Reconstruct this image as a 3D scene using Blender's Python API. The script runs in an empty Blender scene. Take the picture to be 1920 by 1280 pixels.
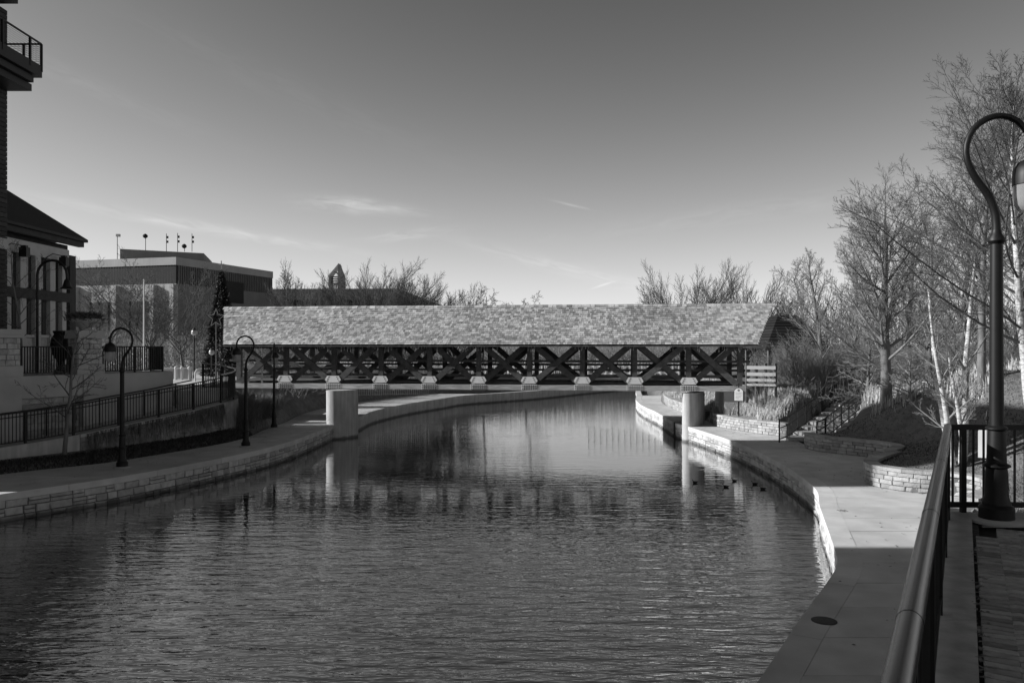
import bpy, math, random
import numpy as np
from mathutils import Vector, Matrix
R = math.radians
random.seed(7)
rng = random.Random(11)
S = bpy.context.scene
COL = S.collection

# ------------------------------------------------------------------ camera
CZ, F = 5.0, 1500.0                     # eye height above the water, focal length in photo pixels
cam_d = bpy.data.cameras.new('camera')
cam_d.sensor_width = 36.0
cam_d.lens = 36.0 * F / 1920.0
cam_d.shift_y = 7.0 / 1920.0
cam_d.clip_start, cam_d.clip_end = 0.05, 6000
cam = bpy.data.objects.new('camera', cam_d)
cam.location = (0, 0, CZ)
cam.rotation_euler = (R(90), 0, 0)
COL.objects.link(cam)
S.camera = cam

# ------------------------------------------------------------------ sky, sun, exposure
SUN_EL, SUN_AZ = 24.0, -92.0             # low winter sun from the left, slightly behind the camera
S.view_settings.view_transform = 'Standard'
S.view_settings.look = 'None'
S.view_settings.exposure = 1.0
S.view_settings.gamma = 1.0
S.view_settings.use_curve_mapping = False
W = bpy.data.worlds.new('World')
S.world = W
W.use_nodes = True
wn, wl = W.node_tree.nodes, W.node_tree.links
wn.clear()
SKY_GAIN, SKY_POW, SHOULDER = 1.5, 2.0, 3.5

def wmath(op, a, b=None, c=None, clamp=False):
    n = wn.new('ShaderNodeMath'); n.operation = op; n.use_clamp = clamp
    for i, v in enumerate((a, b, c)):
        if v is None: continue
        if isinstance(v, (int, float)): n.inputs[i].default_value = v
        else: wl.new(v, n.inputs[i])
    return n.outputs[0]

sky = wn.new('ShaderNodeTexSky')
sky.sky_type = 'NISHITA'
sky.sun_disc = False
sky.sun_elevation = R(SUN_EL)
sky.sun_rotation = R(SUN_AZ)
sky.altitude = 200
sky.air_density, sky.dust_density, sky.ozone_density = 0.5, 0.3, 1.0
sep = wn.new('ShaderNodeSeparateColor')
wl.new(sky.outputs[0], sep.inputs[0])
# black-and-white film behind a red filter: the red channel with the film's contrast
toe = wmath('POWER', sep.outputs[0], SKY_POW)
grey = wmath('MULTIPLY', wmath('DIVIDE', toe, wmath('ADD', 1.0, wmath('DIVIDE', toe, SHOULDER))), SKY_GAIN)
tc = wn.new('ShaderNodeTexCoord')
sx = wn.new('ShaderNodeSeparateXYZ')
wl.new(tc.outputs['Generated'], sx.inputs[0])
az = wmath('ARCTAN2', sx.outputs[0], sx.outputs[1])
el = wmath('ARCSINE', sx.outputs[2])

def streak(a0, e0, la, le, slope, gain, seed, nsa=26, nse=120):
    da = wmath('SUBTRACT', az, a0)
    de = wmath('SUBTRACT', wmath('SUBTRACT', el, e0), wmath('MULTIPLY', da, slope))
    q = wmath('ADD', wmath('POWER', wmath('DIVIDE', wmath('ABSOLUTE', da), la), 2.0),
              wmath('POWER', wmath('DIVIDE', wmath('ABSOLUTE', de), le), 2.0))
    g = wmath('POWER', 2.718, wmath('MULTIPLY', q, -1.0))
    cx = wn.new('ShaderNodeCombineXYZ')
    wl.new(wmath('MULTIPLY', da, nsa), cx.inputs[0]); wl.new(wmath('MULTIPLY', de, nse), cx.inputs[1])
    cx.inputs[2].default_value = seed
    nz = wn.new('ShaderNodeTexNoise'); nz.inputs['Detail'].default_value = 5
    nz.inputs['Scale'].default_value = 1.0; nz.inputs['Distortion'].default_value = 0.8
    wl.new(cx.outputs[0], nz.inputs['Vector'])
    m = wmath('MULTIPLY', wmath('SUBTRACT', nz.outputs[0], 0.3), 2.2, clamp=True)
    return wmath('MULTIPLY', wmath('MULTIPLY', g, m), gain)

cl = None
for a in [(-.205, .170, .045, .0085, -.04, .55, 1), (-.160, .168, .05, .006, -.10, .4, 2),
          (-.36, .135, .13, .006, -.13, .30, 3), (-.50, .283, .13, .010, -.30, .12, 4),
          (-.13, .136, .05, .006, .12, .25, 5), (.078, .172, .022, .0014, -.24, .5, 6),
          (.115, .075, .012, .0013, .30, .4, 7), (.05, .10, .12, .008, -.25, .18, 8),
          (-.28, .30, .2, .02, -.35, .08, 9), (.3, .16, .2, .012, .1, .10, 10)]:
    s_ = streak(*a)
    cl = s_ if cl is None else wmath('ADD', cl, s_)
tot = wmath('MULTIPLY', grey, wmath('ADD', cl, 1.0))
bg = wn.new('ShaderNodeBackground')
bg.inputs['Strength'].default_value = 0.1
wl.new(tot, bg.inputs['Color'])
wo = wn.new('ShaderNodeOutputWorld')
wl.new(bg.outputs[0], wo.inputs[0])

sd = bpy.data.lights.new('sun', 'SUN')
sd.energy = 3.0
sd.angle = R(0.5)
sd.color = (1, 1, 1)                    # black-and-white photograph
sun = bpy.data.objects.new('sun', sd)
tr = -Vector((math.cos(R(SUN_EL)) * math.sin(R(SUN_AZ)), math.cos(R(SUN_EL)) * math.cos(R(SUN_AZ)), math.sin(R(SUN_EL))))
sun.rotation_euler = tr.to_track_quat('-Z', 'Y').to_euler()
sun.location = (-60, 0, 60)
COL.objects.link(sun)

# ------------------------------------------------------------------ helpers
def P(px, py, z):                        # photo pixel -> point on the level z
    Y = F * (CZ - z) / (py - 647.0)
    return Vector(((px - 960.0) / F * Y, Y, z))

def A(px, py, Y):                        # photo pixel -> point at the distance Y
    return Vector(((px - 960.0) / F * Y, Y, CZ - (py - 647.0) / F * Y))

def mat(name, base, rough=.85, var=.2, scale=2.0, isl=0.0, obr=0.0, bump=0.0, bscale=30.0,
        metal=0.0, spec=.3, big=0.0, stretch=None, streak_z=0.0, tide=False):
    m = bpy.data.materials.new(name); m.use_nodes = True
    n, l = m.node_tree.nodes, m.node_tree.links
    b = n['Principled BSDF']
    b.inputs['Roughness'].default_value = rough
    b.inputs['Metallic'].default_value = metal
    b.inputs['Specular IOR Level'].default_value = spec
    geo = n.new('ShaderNodeNewGeometry')
    def mt(op, a, c, clamp=False):
        q = n.new('ShaderNodeMath'); q.operation = op; q.use_clamp = clamp
        for i, v in enumerate((a, c)):
            if isinstance(v, (int, float)): q.inputs[i].default_value = v
            else: l.new(v, q.inputs[i])
        return q.outputs[0]
    def noise(sc, det=5, st=None):
        z = n.new('ShaderNodeTexNoise'); z.inputs['Scale'].default_value = sc; z.inputs['Detail'].default_value = det
        if st:
            mp = n.new('ShaderNodeMapping'); mp.inputs['Scale'].default_value = st
            l.new(geo.outputs['Position'], mp.inputs[0]); l.new(mp.outputs[0], z.inputs['Vector'])
        else: l.new(geo.outputs['Position'], z.inputs['Vector'])
        return z.outputs[0]
    v = None
    def mul(amount, src):                # centred multiplier
        nonlocal v
        f = mt('ADD', mt('MULTIPLY', mt('SUBTRACT', src, .5), 2 * amount), 1.0)
        v = f if v is None else mt('MULTIPLY', v, f)
    if var: mul(var * 1.6, noise(scale, 6, stretch))
    if big: mul(big * 1.8, noise(.35, 3))
    if streak_z: mul(streak_z * 1.6, noise(1.0, 4, (6, 6, .5)))
    if isl: mul(isl, geo.outputs['Random Per Island'])
    if obr:
        oi = n.new('ShaderNodeObjectInfo'); mul(obr, oi.outputs['Random'])
    if tide:                             # dark stain left by the changing water level
        sp = n.new('ShaderNodeSeparateXYZ'); l.new(geo.outputs['Position'], sp.inputs[0])
        mr_ = n.new('ShaderNodeMapRange'); mr_.inputs['From Min'].default_value = .06; mr_.inputs['From Max'].default_value = .17
        mr_.inputs['To Min'].default_value = .30; mr_.inputs['To Max'].default_value = 1.0
        l.new(mt('ADD', sp.outputs[2], mt('MULTIPLY', mt('SUBTRACT', noise(2.5, 4), .5), .16)), mr_.inputs[0])
        v = mr_.outputs[0] if v is None else mt('MULTIPLY', v, mr_.outputs[0])
    if v is None: b.inputs['Base Color'].default_value = (base, base, base, 1)
    else:
        o = mt('MAXIMUM', mt('MULTIPLY', v, base), .004)
        cc = n.new('ShaderNodeCombineColor')
        for i in range(3): l.new(o, cc.inputs[i])
        l.new(cc.outputs[0], b.inputs['Base Color'])
    if bump:
        bp = n.new('ShaderNodeBump'); bp.inputs['Strength'].default_value = 1.0; bp.inputs['Distance'].default_value = bump
        l.new(noise(bscale, 6, stretch), bp.inputs['Height']); l.new(bp.outputs[0], b.inputs['Normal'])
    return m

M = dict(
    concrete=mat('concrete', .42, var=.16, scale=1.3, bump=.006, bscale=18, big=.10, spec=.2),
    slab=mat('slab_concrete', .53, var=.20, scale=1.6, obr=.07, bump=.005, bscale=30, big=.16, spec=.2),
    coping=mat('coping_concrete', .43, var=.16, scale=2, obr=.08, bump=.005, bscale=25, streak_z=.3, tide=True),
    stone=mat('ashlar_stone', .42, var=.30, scale=5, obr=.26, bump=.03, bscale=9, tide=True),
    block=mat('wall_block', .35, var=.28, scale=6, obr=.24, bump=.02, bscale=22),
    mortar=mat('mortar', .12, var=.2, scale=6, bump=.01),
    oldwall=mat('old_stone_wall', .24, var=.55, scale=2.6, bump=.05, bscale=5, streak_z=.35, big=.3),
    shingle=mat('cedar_shingle', .40, var=.28, scale=9, isl=.42, bump=.004, bscale=60, streak_z=.28, big=.24, spec=.1),
    shingle1=mat('cedar_shingle_single', .40, var=.28, scale=9, obr=.42, bump=.004, bscale=60, streak_z=.28, big=.24, spec=.1),
    darkshingle=mat('dark_shingle', .014, var=.3, scale=8, isl=.4),
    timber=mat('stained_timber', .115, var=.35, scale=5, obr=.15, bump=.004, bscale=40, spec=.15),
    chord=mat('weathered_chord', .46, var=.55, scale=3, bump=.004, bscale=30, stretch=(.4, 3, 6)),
    plate=mat('galvanised_plate', .85, rough=.55, var=.12, scale=6, spec=.4),
    bolt=mat('bolt_head', .03, rough=.6, var=0),
    black=mat('black_paint', .009, rough=.5, var=.25, scale=9, spec=.35),
    rail=mat('rail_paint', .02, rough=.24, var=.3, scale=18, spec=.55, bump=.0006, bscale=70),
    white=mat('white_paint', .62, var=.10, scale=3),
    pale=mat('pale_paint', .45, var=.12, scale=3),
    bark=mat('bark', .16, var=.45, scale=7, bump=.01, bscale=30, stretch=(1, 1, .35)),
    twig=mat('twig', .22, var=.3, scale=2),
    darktwig=mat('dark_twig', .10, var=.3, scale=2),
    palebark=mat('birch_bark', .45, var=.75, scale=9, bump=.006, bscale=25, stretch=(.6, .6, 2.2)),
    needle=mat('needles', .030, var=.4, scale=5, isl=.4),
    drygrass=mat('dry_grass', .50, var=.3, scale=3, isl=.45),
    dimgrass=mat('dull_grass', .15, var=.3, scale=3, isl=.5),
    lawn=mat('lawn', .062, var=.5, scale=9, bump=.05, bscale=25, big=.25),
    turf=mat('turf_blades', .075, var=.3, scale=4, isl=.45),
    joint=mat('paver_joint', .02, var=.3, scale=20),
    soil=mat('soil', .07, var=.5, scale=14, bump=.04, bscale=20),
    ground=mat('ground', .16, var=.4, scale=3.5, bump=.04, bscale=14, big=.3),
    cover=mat('ground_cover', .075, var=.4, scale=5, isl=.5),
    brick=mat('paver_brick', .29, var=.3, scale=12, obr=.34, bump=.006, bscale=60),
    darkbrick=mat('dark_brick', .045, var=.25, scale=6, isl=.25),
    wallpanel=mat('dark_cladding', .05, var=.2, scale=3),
    roof=mat('house_shingle', .022, var=.3, scale=6, isl=.3),
    trim=mat('pale_trim', .42, var=.12, scale=3),
    pane=mat('window_pane', .03, rough=.08, var=0, spec=.5),
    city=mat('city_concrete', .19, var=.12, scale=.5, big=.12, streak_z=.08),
    citylit=mat('city_concrete_lit', .36, var=.12, scale=.6, streak_z=.1),  # same concrete with the sunlight of its lit faces put into the colour
    darkfin=mat('dark_fin', .03, var=.2),
    plaza=mat('plaza_paving', .48, var=.12, scale=2),
    globe=mat('frosted_glass', .42, rough=.15, var=0, spec=.5),
    bulb=mat('lamp_core', .65, rough=.4, var=0),
    duck=mat('duck_plumage', .03, var=.5, scale=20),
    paleduck=mat('pale_plumage', .22, var=.5, scale=20),
    ink=mat('faded_marking', .07, var=.3, scale=30),
    darkdisc=mat('disc_surface', .045, rough=.6, var=.3, scale=25, bump=.004, bscale=80),
    light=mat('tiny_lights', .6, rough=.3, var=0),
    metal=mat('bright_steel', .5, rough=.3, var=.1, metal=.6),
)

class MB:
    def __init__(s): s.v, s.f = [], []
    def add(s, vs, fs):
        o = len(s.v); s.v += [tuple(p) for p in vs]; s.f += [tuple(i + o for i in f) for f in fs]; return s
    def box(s, c, size, rz=0.0):
        hx, hy, hz = size[0] / 2, size[1] / 2, size[2] / 2
        ca, sa = math.cos(rz), math.sin(rz); vs = []
        for z in (-hz, hz):
            for x, y in ((-hx, -hy), (hx, -hy), (hx, hy), (-hx, hy)):
                vs.append((c[0] + x * ca - y * sa, c[1] + x * sa + y * ca, c[2] + z))
        return s.add(vs, [(3, 2, 1, 0), (4, 5, 6, 7), (0, 1, 5, 4), (1, 2, 6, 5), (2, 3, 7, 6), (3, 0, 4, 7)])
    def beam(s, a, b, w, h, up=(0, 0, 1)):  # w sideways, h along up
        a, b = Vector(a), Vector(b); d = (b - a).normalized(); up = Vector(up)
        sd_ = d.cross(up)
        if sd_.length < 1e-4: sd_ = d.cross(Vector((1, 0, 0)))
        sd_.normalize(); u = sd_.cross(d).normalized()
        vs = []
        for p in (a, b):
            for q, r in ((-1, -1), (1, -1), (1, 1), (-1, 1)):
                vs.append(p + sd_ * (q * w / 2) + u * (r * h / 2))
        return s.add(vs, [(3, 2, 1, 0), (4, 5, 6, 7), (0, 1, 5, 4), (1, 2, 6, 5), (2, 3, 7, 6), (3, 0, 4, 7)])
    def tube(s, pts, rad, n=8, cap=True):
        pts = [Vector(p) for p in pts]
        if not isinstance(rad, (list, tuple)): rad = [rad] * len(pts)
        o = len(s.v); prev = None
        for i, p in enumerate(pts):
            t = (pts[min(i + 1, len(pts) - 1)] - pts[max(i - 1, 0)]).normalized()
            if prev is None:
                u = t.cross(Vector((0, 0, 1)))
                if u.length < 1e-3: u = t.cross(Vector((0, 1, 0)))
            else: u = prev - t * prev.dot(t)
            u.normalize(); prev = u; w = t.cross(u)
            for k in range(n):
                a = 2 * math.pi * k / n
                s.v.append(tuple(p + (u * math.cos(a) + w * math.sin(a)) * rad[i]))
        for i in range(len(pts) - 1):
            for k in range(n):
                s.f.append((o + i * n + k, o + i * n + (k + 1) % n, o + (i + 1) * n + (k + 1) % n, o + (i + 1) * n + k))
        if cap:
            s.f.append(tuple(o + k for k in range(n))[::-1]); s.f.append(tuple(o + (len(pts) - 1) * n + k for k in range(n)))
        return s
    def lathe(s, prof, c=(0, 0, 0), n=16):   # prof: (r, z)
        o = len(s.v)
        for r, z in prof:
            for k in range(n):
                a = 2 * math.pi * k / n
                s.v.append((c[0] + max(r, .0005) * math.cos(a), c[1] + max(r, .0005) * math.sin(a), c[2] + z))
        for i in range(len(prof) - 1):
            for k in range(n):
                s.f.append((o + i * n + k, o + i * n + (k + 1) % n, o + (i + 1) * n + (k + 1) % n, o + (i + 1) * n + k))
        s.f.append(tuple(o + k for k in range(n))[::-1]); s.f.append(tuple(o + (len(prof) - 1) * n + k for k in range(n)))
        return s
    def prism(s, poly, z0, z1):              # poly counter-clockwise
        n = len(poly)
        zt = z1 if isinstance(z1, (list, tuple)) else [z1] * n
        vs = [(p[0], p[1], z0) for p in poly] + [(p[0], p[1], zt[i]) for i, p in enumerate(poly)]
        fs = [tuple(range(n))[::-1], tuple(range(n, 2 * n))] + [(i, (i + 1) % n, n + (i + 1) % n, n + i) for i in range(n)]
        return s.add(vs, fs)
    def strip(s, left, right, z0, z1):       # closed band between two paths; z1 may be a list
        n = len(left); zt = z1 if isinstance(z1, (list, tuple)) else [z1] * n
        zb = z0 if isinstance(z0, (list, tuple)) else [z0] * n
        vs = []
        for i in range(n):
            l_, r_ = left[i], right[i]
            vs += [(l_[0], l_[1], zb[i]), (r_[0], r_[1], zb[i]), (r_[0], r_[1], zt[i]), (l_[0], l_[1], zt[i])]
        fs = [(0, 1, 2, 3), tuple((n - 1) * 4 + k for k in (3, 2, 1, 0))]
        for i in range(n - 1):
            a, b = i * 4, i * 4 + 4
            for k in range(4): fs.append((a + (k + 1) % 4, a + k, b + k, b + (k + 1) % 4))
        return s.add(vs, fs)
    def mesh(s, name, m, smooth=False):
        me = bpy.data.meshes.new(name); me.from_pydata(s.v, [], s.f); me.materials.append(m)
        if smooth: me.shade_smooth()
        me.update(); return me
    def build(s, name, m, parent=None, smooth=False, kind=None):
        o = bpy.data.objects.new(name, s.mesh(name, m, smooth)); COL.objects.link(o)
        if parent is not None: o.parent = parent
        if kind: o['kind'] = kind
        return o

def smooth_by_angle(o, deg=35):
    me = o.data; me.shade_smooth()
    try: me.set_sharp_from_angle(angle=R(deg))
    except Exception: pass
    return o

def tag(o, label, cat, group=None):
    o['label'] = label; o['category'] = cat
    if group: o['group'] = group
    return o
def thing(name, label, cat, loc=(0, 0, 0), rz=0.0, group=None):
    o = bpy.data.objects.new(name, None); COL.objects.link(o); o.empty_display_size = .2
    o.location = loc; o.rotation_euler = (0, 0, rz); return tag(o, label, cat, group)
def struct(o): o['kind'] = 'structure'; return o
def stuff(o, label, cat): o['kind'] = 'stuff'; return tag(o, label, cat)
def inst(me, name, parent, loc, rz=0.0, sc=(1, 1, 1), rx=0.0, ry=0.0):
    o = bpy.data.objects.new(name, me); COL.objects.link(o); o.parent = parent
    o.location = loc; o.rotation_euler = (rx, ry, rz); o.scale = sc; return o
def copy_tree(o, parent=None):
    c = o.copy(); COL.objects.link(c)
    if parent is not None: c.parent = parent
    for ch in list(o.children): copy_tree(ch, c)
    return c

def box_mesh(name, m): return MB().box((0, 0, 0), (1, 1, 1)).mesh(name, m)
def stone_mesh(name, m, seed, ch=.07):
    r = random.Random(seed); h = .5
    j = lambda a: a * (1 + r.uniform(-.05, .05))
    back = [(-h, h, -h), (h, h, -h), (h, h, h), (-h, h, h)]
    mid = [(-j(h), -h + ch * 1.5, -j(h)), (j(h), -h + ch * 1.5, -j(h)), (j(h), -h + ch * 1.5, j(h)), (-j(h), -h + ch * 1.5, j(h))]
    k = h - ch
    fr = [(-j(k), -h + r.uniform(-.1, .06), -j(k)), (j(k), -h + r.uniform(-.1, .06), -j(k)), (j(k), -h + r.uniform(-.1, .06), j(k)), (-j(k), -h + r.uniform(-.1, .06), j(k))]
    vs = back + mid + fr + [(r.uniform(-.2, .2), -h - .08, r.uniform(-.2, .2))]
    fs = [(0, 3, 2, 1)]
    for a in (0, 4):
        for i in range(4): fs.append((a + i, a + (i + 1) % 4, a + 4 + (i + 1) % 4, a + 4 + i))
    for i in range(4): fs.append((8 + i, 8 + (i + 1) % 4, 12))
    mb = MB(); mb.add(vs, fs); return mb.mesh(name, m)
STONES = [stone_mesh('stone_shape', M['stone'], i) for i in range(6)]
BLOCKS = [stone_mesh('block_shape', M['block'], 20 + i, .05) for i in range(5)]
BLACKBOX = box_mesh('black_bar_shape', M['black'])

def catmull(pts, step=.4):
    pts = [Vector(p) for p in pts]; out = []
    for i in range(len(pts) - 1):
        p0, p1, p2, p3 = pts[max(i - 1, 0)], pts[i], pts[i + 1], pts[min(i + 2, len(pts) - 1)]
        n = max(1, int((p2 - p1).length / step))
        for k in range(n):
            t = k / n
            out.append(.5 * ((2 * p1) + (p2 - p0) * t + (2 * p0 - 5 * p1 + 4 * p2 - p3) * t * t + (3 * p1 - p0 - 3 * p2 + p3) * t ** 3))
    out.append(pts[-1]); return out
class Path:                               # the face of a wall lies on the right of travel
    def __init__(s, pts):
        s.p = [Vector((p[0], p[1])) for p in pts]
        s.z = [p[2] if len(p) > 2 else 0.0 for p in pts]
        s.s = [0.0]
        for a, b in zip(s.p, s.p[1:]): s.s.append(s.s[-1] + (b - a).length)
        s.L = s.s[-1]
    def at(s, d):
        d = min(max(d, 0), s.L - 1e-6); i = int(np.searchsorted(s.s, d, side='right')) - 1
        i = min(i, len(s.p) - 2); t = (d - s.s[i]) / max(1e-9, s.s[i + 1] - s.s[i])
        tg = (s.p[i + 1] - s.p[i]).normalized()
        return s.p[i].lerp(s.p[i + 1], t), tg, s.z[i] * (1 - t) + s.z[i + 1] * t
    def off(s, o, d0=0, d1=None, n=None, step=.5):   # points shifted to the left by o
        d1 = s.L if d1 is None else d1; n = n or max(2, int((d1 - d0) / step) + 1); out = []
        for k in range(n):
            d = d0 + (d1 - d0) * k / (n - 1); e = .15
            p, tg, z = s.at(d); a, b = s.at(d - e)[0], s.at(d + e)[0]
            t = (b - a).normalized() if (b - a).length > 1e-6 else tg
            out.append((p.x - t.y * o, p.y + t.x * o, z))
        return out

def stone_wall(root, path, z0, z1, depth, course, lens, meshes, name='stone', joint=.014, split=.0, d0=0, d1=None, jit=.012, limit=300):
    """blocks laid one by one along a path (z measured from the path's own height)"""
    d1 = path.L if d1 is None else d1; n = 0
    nb = max(1, round((z1 - z0) / course)); h = (z1 - z0) / nb
    for b in range(nb):
        d = d0 - rng.random() * lens[0]
        while d < d1:
            l = rng.uniform(*lens); two = rng.random() < split
            a, e = max(d, d0), min(d + l, d1); d += l
            if e - a < .06: continue
            parts = [(z0 + b * h, h)] if not two else [(z0 + b * h, h * .5), (z0 + b * h + h * .5, h * .5)]
            for zb, hh in parts:
                p, t, zz = path.at((a + e) / 2)
                p0, p1 = path.at(a)[0], path.at(e)[0]
                t = (p1 - p0).normalized() if (p1 - p0).length > .01 else t
                o = depth / 2 + rng.uniform(-jit, jit)
                inst(meshes[rng.randrange(len(meshes))], name, root, (p.x - t.y * o, p.y + t.x * o, zz + zb + hh / 2),
                     math.atan2(t.y, t.x), (e - a - joint, depth, hh - joint)); n += 1
                if n >= limit: return

def wall_core(root, path, z0, z1, inset, depth, m, name='core', d0=0, d1=None):
    l_, r_ = path.off(depth, d0, d1), path.off(inset, d0, d1)
    return MB().strip(l_, r_, [p[2] + z0 for p in r_], [p[2] + z1 for p in r_]).build(name, m, root)
def copings(root, path, z0, z1, o0, o1, seg, m, name='coping_stone', d0=0, d1=None, gap=.012):
    d1 = path.L if d1 is None else d1; n = max(1, round((d1 - d0) / seg)); w = (d1 - d0) / n
    for k in range(n):
        a, b = d0 + k * w + gap / 2, d0 + (k + 1) * w - gap / 2
        r_, l_ = path.off(o0, a, b, step=.35), path.off(o1, a, b, step=.35)
        MB().strip(l_, r_, [p[2] + z0 for p in r_], [p[2] + z1 for p in r_]).build(name, m, root)

def fence(root, pts, h, post_step, step, bar=.02, post=.06, low=.10, top=.045, rails=(), extra_post=.0, ends=True, light_top=None):
    """picket fence standing on a 3-D path: posts, pickets and rails as parts"""
    pa = Path(pts); n = max(1, round(pa.L / post_step))
    for k in range(n + 1):
        p, t, z = pa.at(pa.L * k / n)
        inst(BLACKBOX, 'post', root, (p.x, p.y, z + (h + extra_post) / 2 - .02), math.atan2(t.y, t.x), (post, post, h + extra_post + .04))
    m = max(1, round(pa.L / step))
    for k in range(m):
        p, t, z = pa.at(pa.L * (k + .5) / m)
        inst(BLACKBOX, 'picket', root, (p.x, p.y, z + (low + h) / 2), math.atan2(t.y, t.x), (bar, bar, h - low - .03))
    for nm, zz, w in [('top_rail', h, top), ('bottom_rail', low, .04)] + [('mid_rail', r_, .035) for r_ in rails]:
        pp = [(p[0], p[1], p[2] + zz) for p in pa.off(0, step=.5)]
        mb = MB()
        for a, b in zip(pp, pp[1:]): mb.beam(a, b, w, w)
        mb.build(nm, light_top if (light_top and nm == 'top_rail') else M['black'], root)

def tubes_obj(name, branches, sides, m, parent, kind=None):
    """many polylines -> one mesh of tapered tubes, vectorised"""
    groups = {}
    for pts, rad in branches: groups.setdefault(len(pts), []).append((pts, rad))
    V, Q, off = [], [], 0
    for n, g in groups.items():
        p = np.array([b[0] for b in g], float); r = np.array([b[1] for b in g], float)
        t = np.empty_like(p); t[:, 1:-1] = p[:, 2:] - p[:, :-2]; t[:, 0] = p[:, 1] - p[:, 0]; t[:, -1] = p[:, -1] - p[:, -2]
        t /= np.linalg.norm(t, axis=2, keepdims=True) + 1e-9
        ref = np.where(np.abs(t[:, :1, 2:3]) > .9, np.array([[[1., .1, 0]]]), np.array([[[0, .1, 1.]]]))
        u = np.cross(t, np.broadcast_to(ref, t.shape)); u /= np.linalg.norm(u, axis=2, keepdims=True) + 1e-9
        w = np.cross(t, u); a = np.arange(sides) * 2 * np.pi / sides
        ring = p[:, :, None] + r[:, :, None, None] * (u[:, :, None] * np.cos(a)[:, None] + w[:, :, None] * np.sin(a)[:, None])
        B = len(g); V.append(ring.reshape(-1, 3))
        idx = off + (np.arange(B)[:, None, None] * n + np.arange(n - 1)[None, :, None]) * sides
        k = np.arange(sides)[None, None]; k2 = (k + 1) % sides
        Q.append(np.stack([idx + k, idx + k2, idx + sides + k2, idx + sides + k], -1).reshape(-1, 4)); off += B * n * sides
    return quads_obj(name, np.concatenate(V), np.concatenate(Q), m, parent, kind, True)

def quads_obj(name, V, Q, m, parent=None, kind=None, smooth=False):
    me = bpy.data.meshes.new(name); k = Q.shape[1]
    me.vertices.add(len(V)); me.vertices.foreach_set('co', V.astype(np.float32).ravel())
    me.loops.add(Q.size); me.loops.foreach_set('vertex_index', Q.astype(np.int32).ravel())
    me.polygons.add(len(Q)); me.polygons.foreach_set('loop_start', np.arange(0, Q.size, k, dtype=np.int32))
    me.polygons.foreach_set('loop_total', np.full(len(Q), k, dtype=np.int32))
    me.update(calc_edges=True); me.materials.append(m)
    if smooth: me.shade_smooth()
    o = bpy.data.objects.new(name, me); COL.objects.link(o)
    if parent is not None: o.parent = parent
    if kind: o['kind'] = kind
    return o

# ------------------------------------------------------------------ bare trees
STYLE = dict(
    upright=dict(max=4, segs=(9, 7, 4, 3, 2), wig=(.04, .06, .08, .09, .09), trop=(.02, .05, .05, .04, .03), kids=(20, 10, 6, 4), ang=(46, 36, 34, 32), ratio=(.42, .45, .55, .65), lo=.22, shrink=.55),
    vase=dict(max=4, segs=(4, 8, 5, 3, 2), wig=(.04, .05, .07, .08, .08), trop=(.02, .03, .04, .03, .03), kids=(10, 13, 6, 4), ang=(40, 31, 33, 32), ratio=(2.4, .40, .55, .65), lo=.55, shrink=.15),
    pyramid=dict(max=4, segs=(12, 7, 4, 3, 2), wig=(.03, .06, .08, .09, .09), trop=(.02, .04, .04, .03, .02), kids=(32, 11, 6, 4), ang=(58, 36, 35, 32), ratio=(.46, .42, .55, .65), lo=.12, shrink=.75),
    fan=dict(max=3, segs=(3, 9, 6, 3), wig=(.02, .035, .05, .07), trop=(.02, .008, .02, .03), kids=(24, 22, 10), ang=(36, 21, 27), ratio=(3.0, .36, .52), lo=.3, shrink=.12, rnd=1),
    gnarled=dict(max=4, segs=(5, 8, 6, 4, 2), wig=(.10, .24, .3, .3, .3), trop=(.02, .03, .02, .01, .0), kids=(7, 9, 7, 4), ang=(45, 48, 50, 48), ratio=(.95, .48, .5, .5), lo=.45, shrink=.3),
    drooping=dict(max=4, segs=(12, 9, 6, 3, 2), wig=(.03, .06, .09, .10, .10), trop=(.02, -.012, -.01, .02, .02), kids=(28, 11, 7, 4), ang=(66, 36, 36, 32), ratio=(.50, .42, .5, .6), lo=.10, shrink=.7),
    shrub=dict(max=3, segs=(2, 7, 4, 3), wig=(.02, .08, .10, .10), trop=(.0, .02, .03, .03), kids=(26, 10, 6), ang=(40, 31, 34), ratio=(5.0, .5, .6), lo=.1, shrink=.1),
    small=dict(max=4, segs=(8, 7, 4, 3, 2), wig=(.05, .09, .12, .12, .12), trop=(.02, .06, .03, .02, .02), kids=(13, 6, 4, 3), ang=(58, 42, 40, 38), ratio=(.5, .5, .5, .55), lo=.3, shrink=.45))

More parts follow.
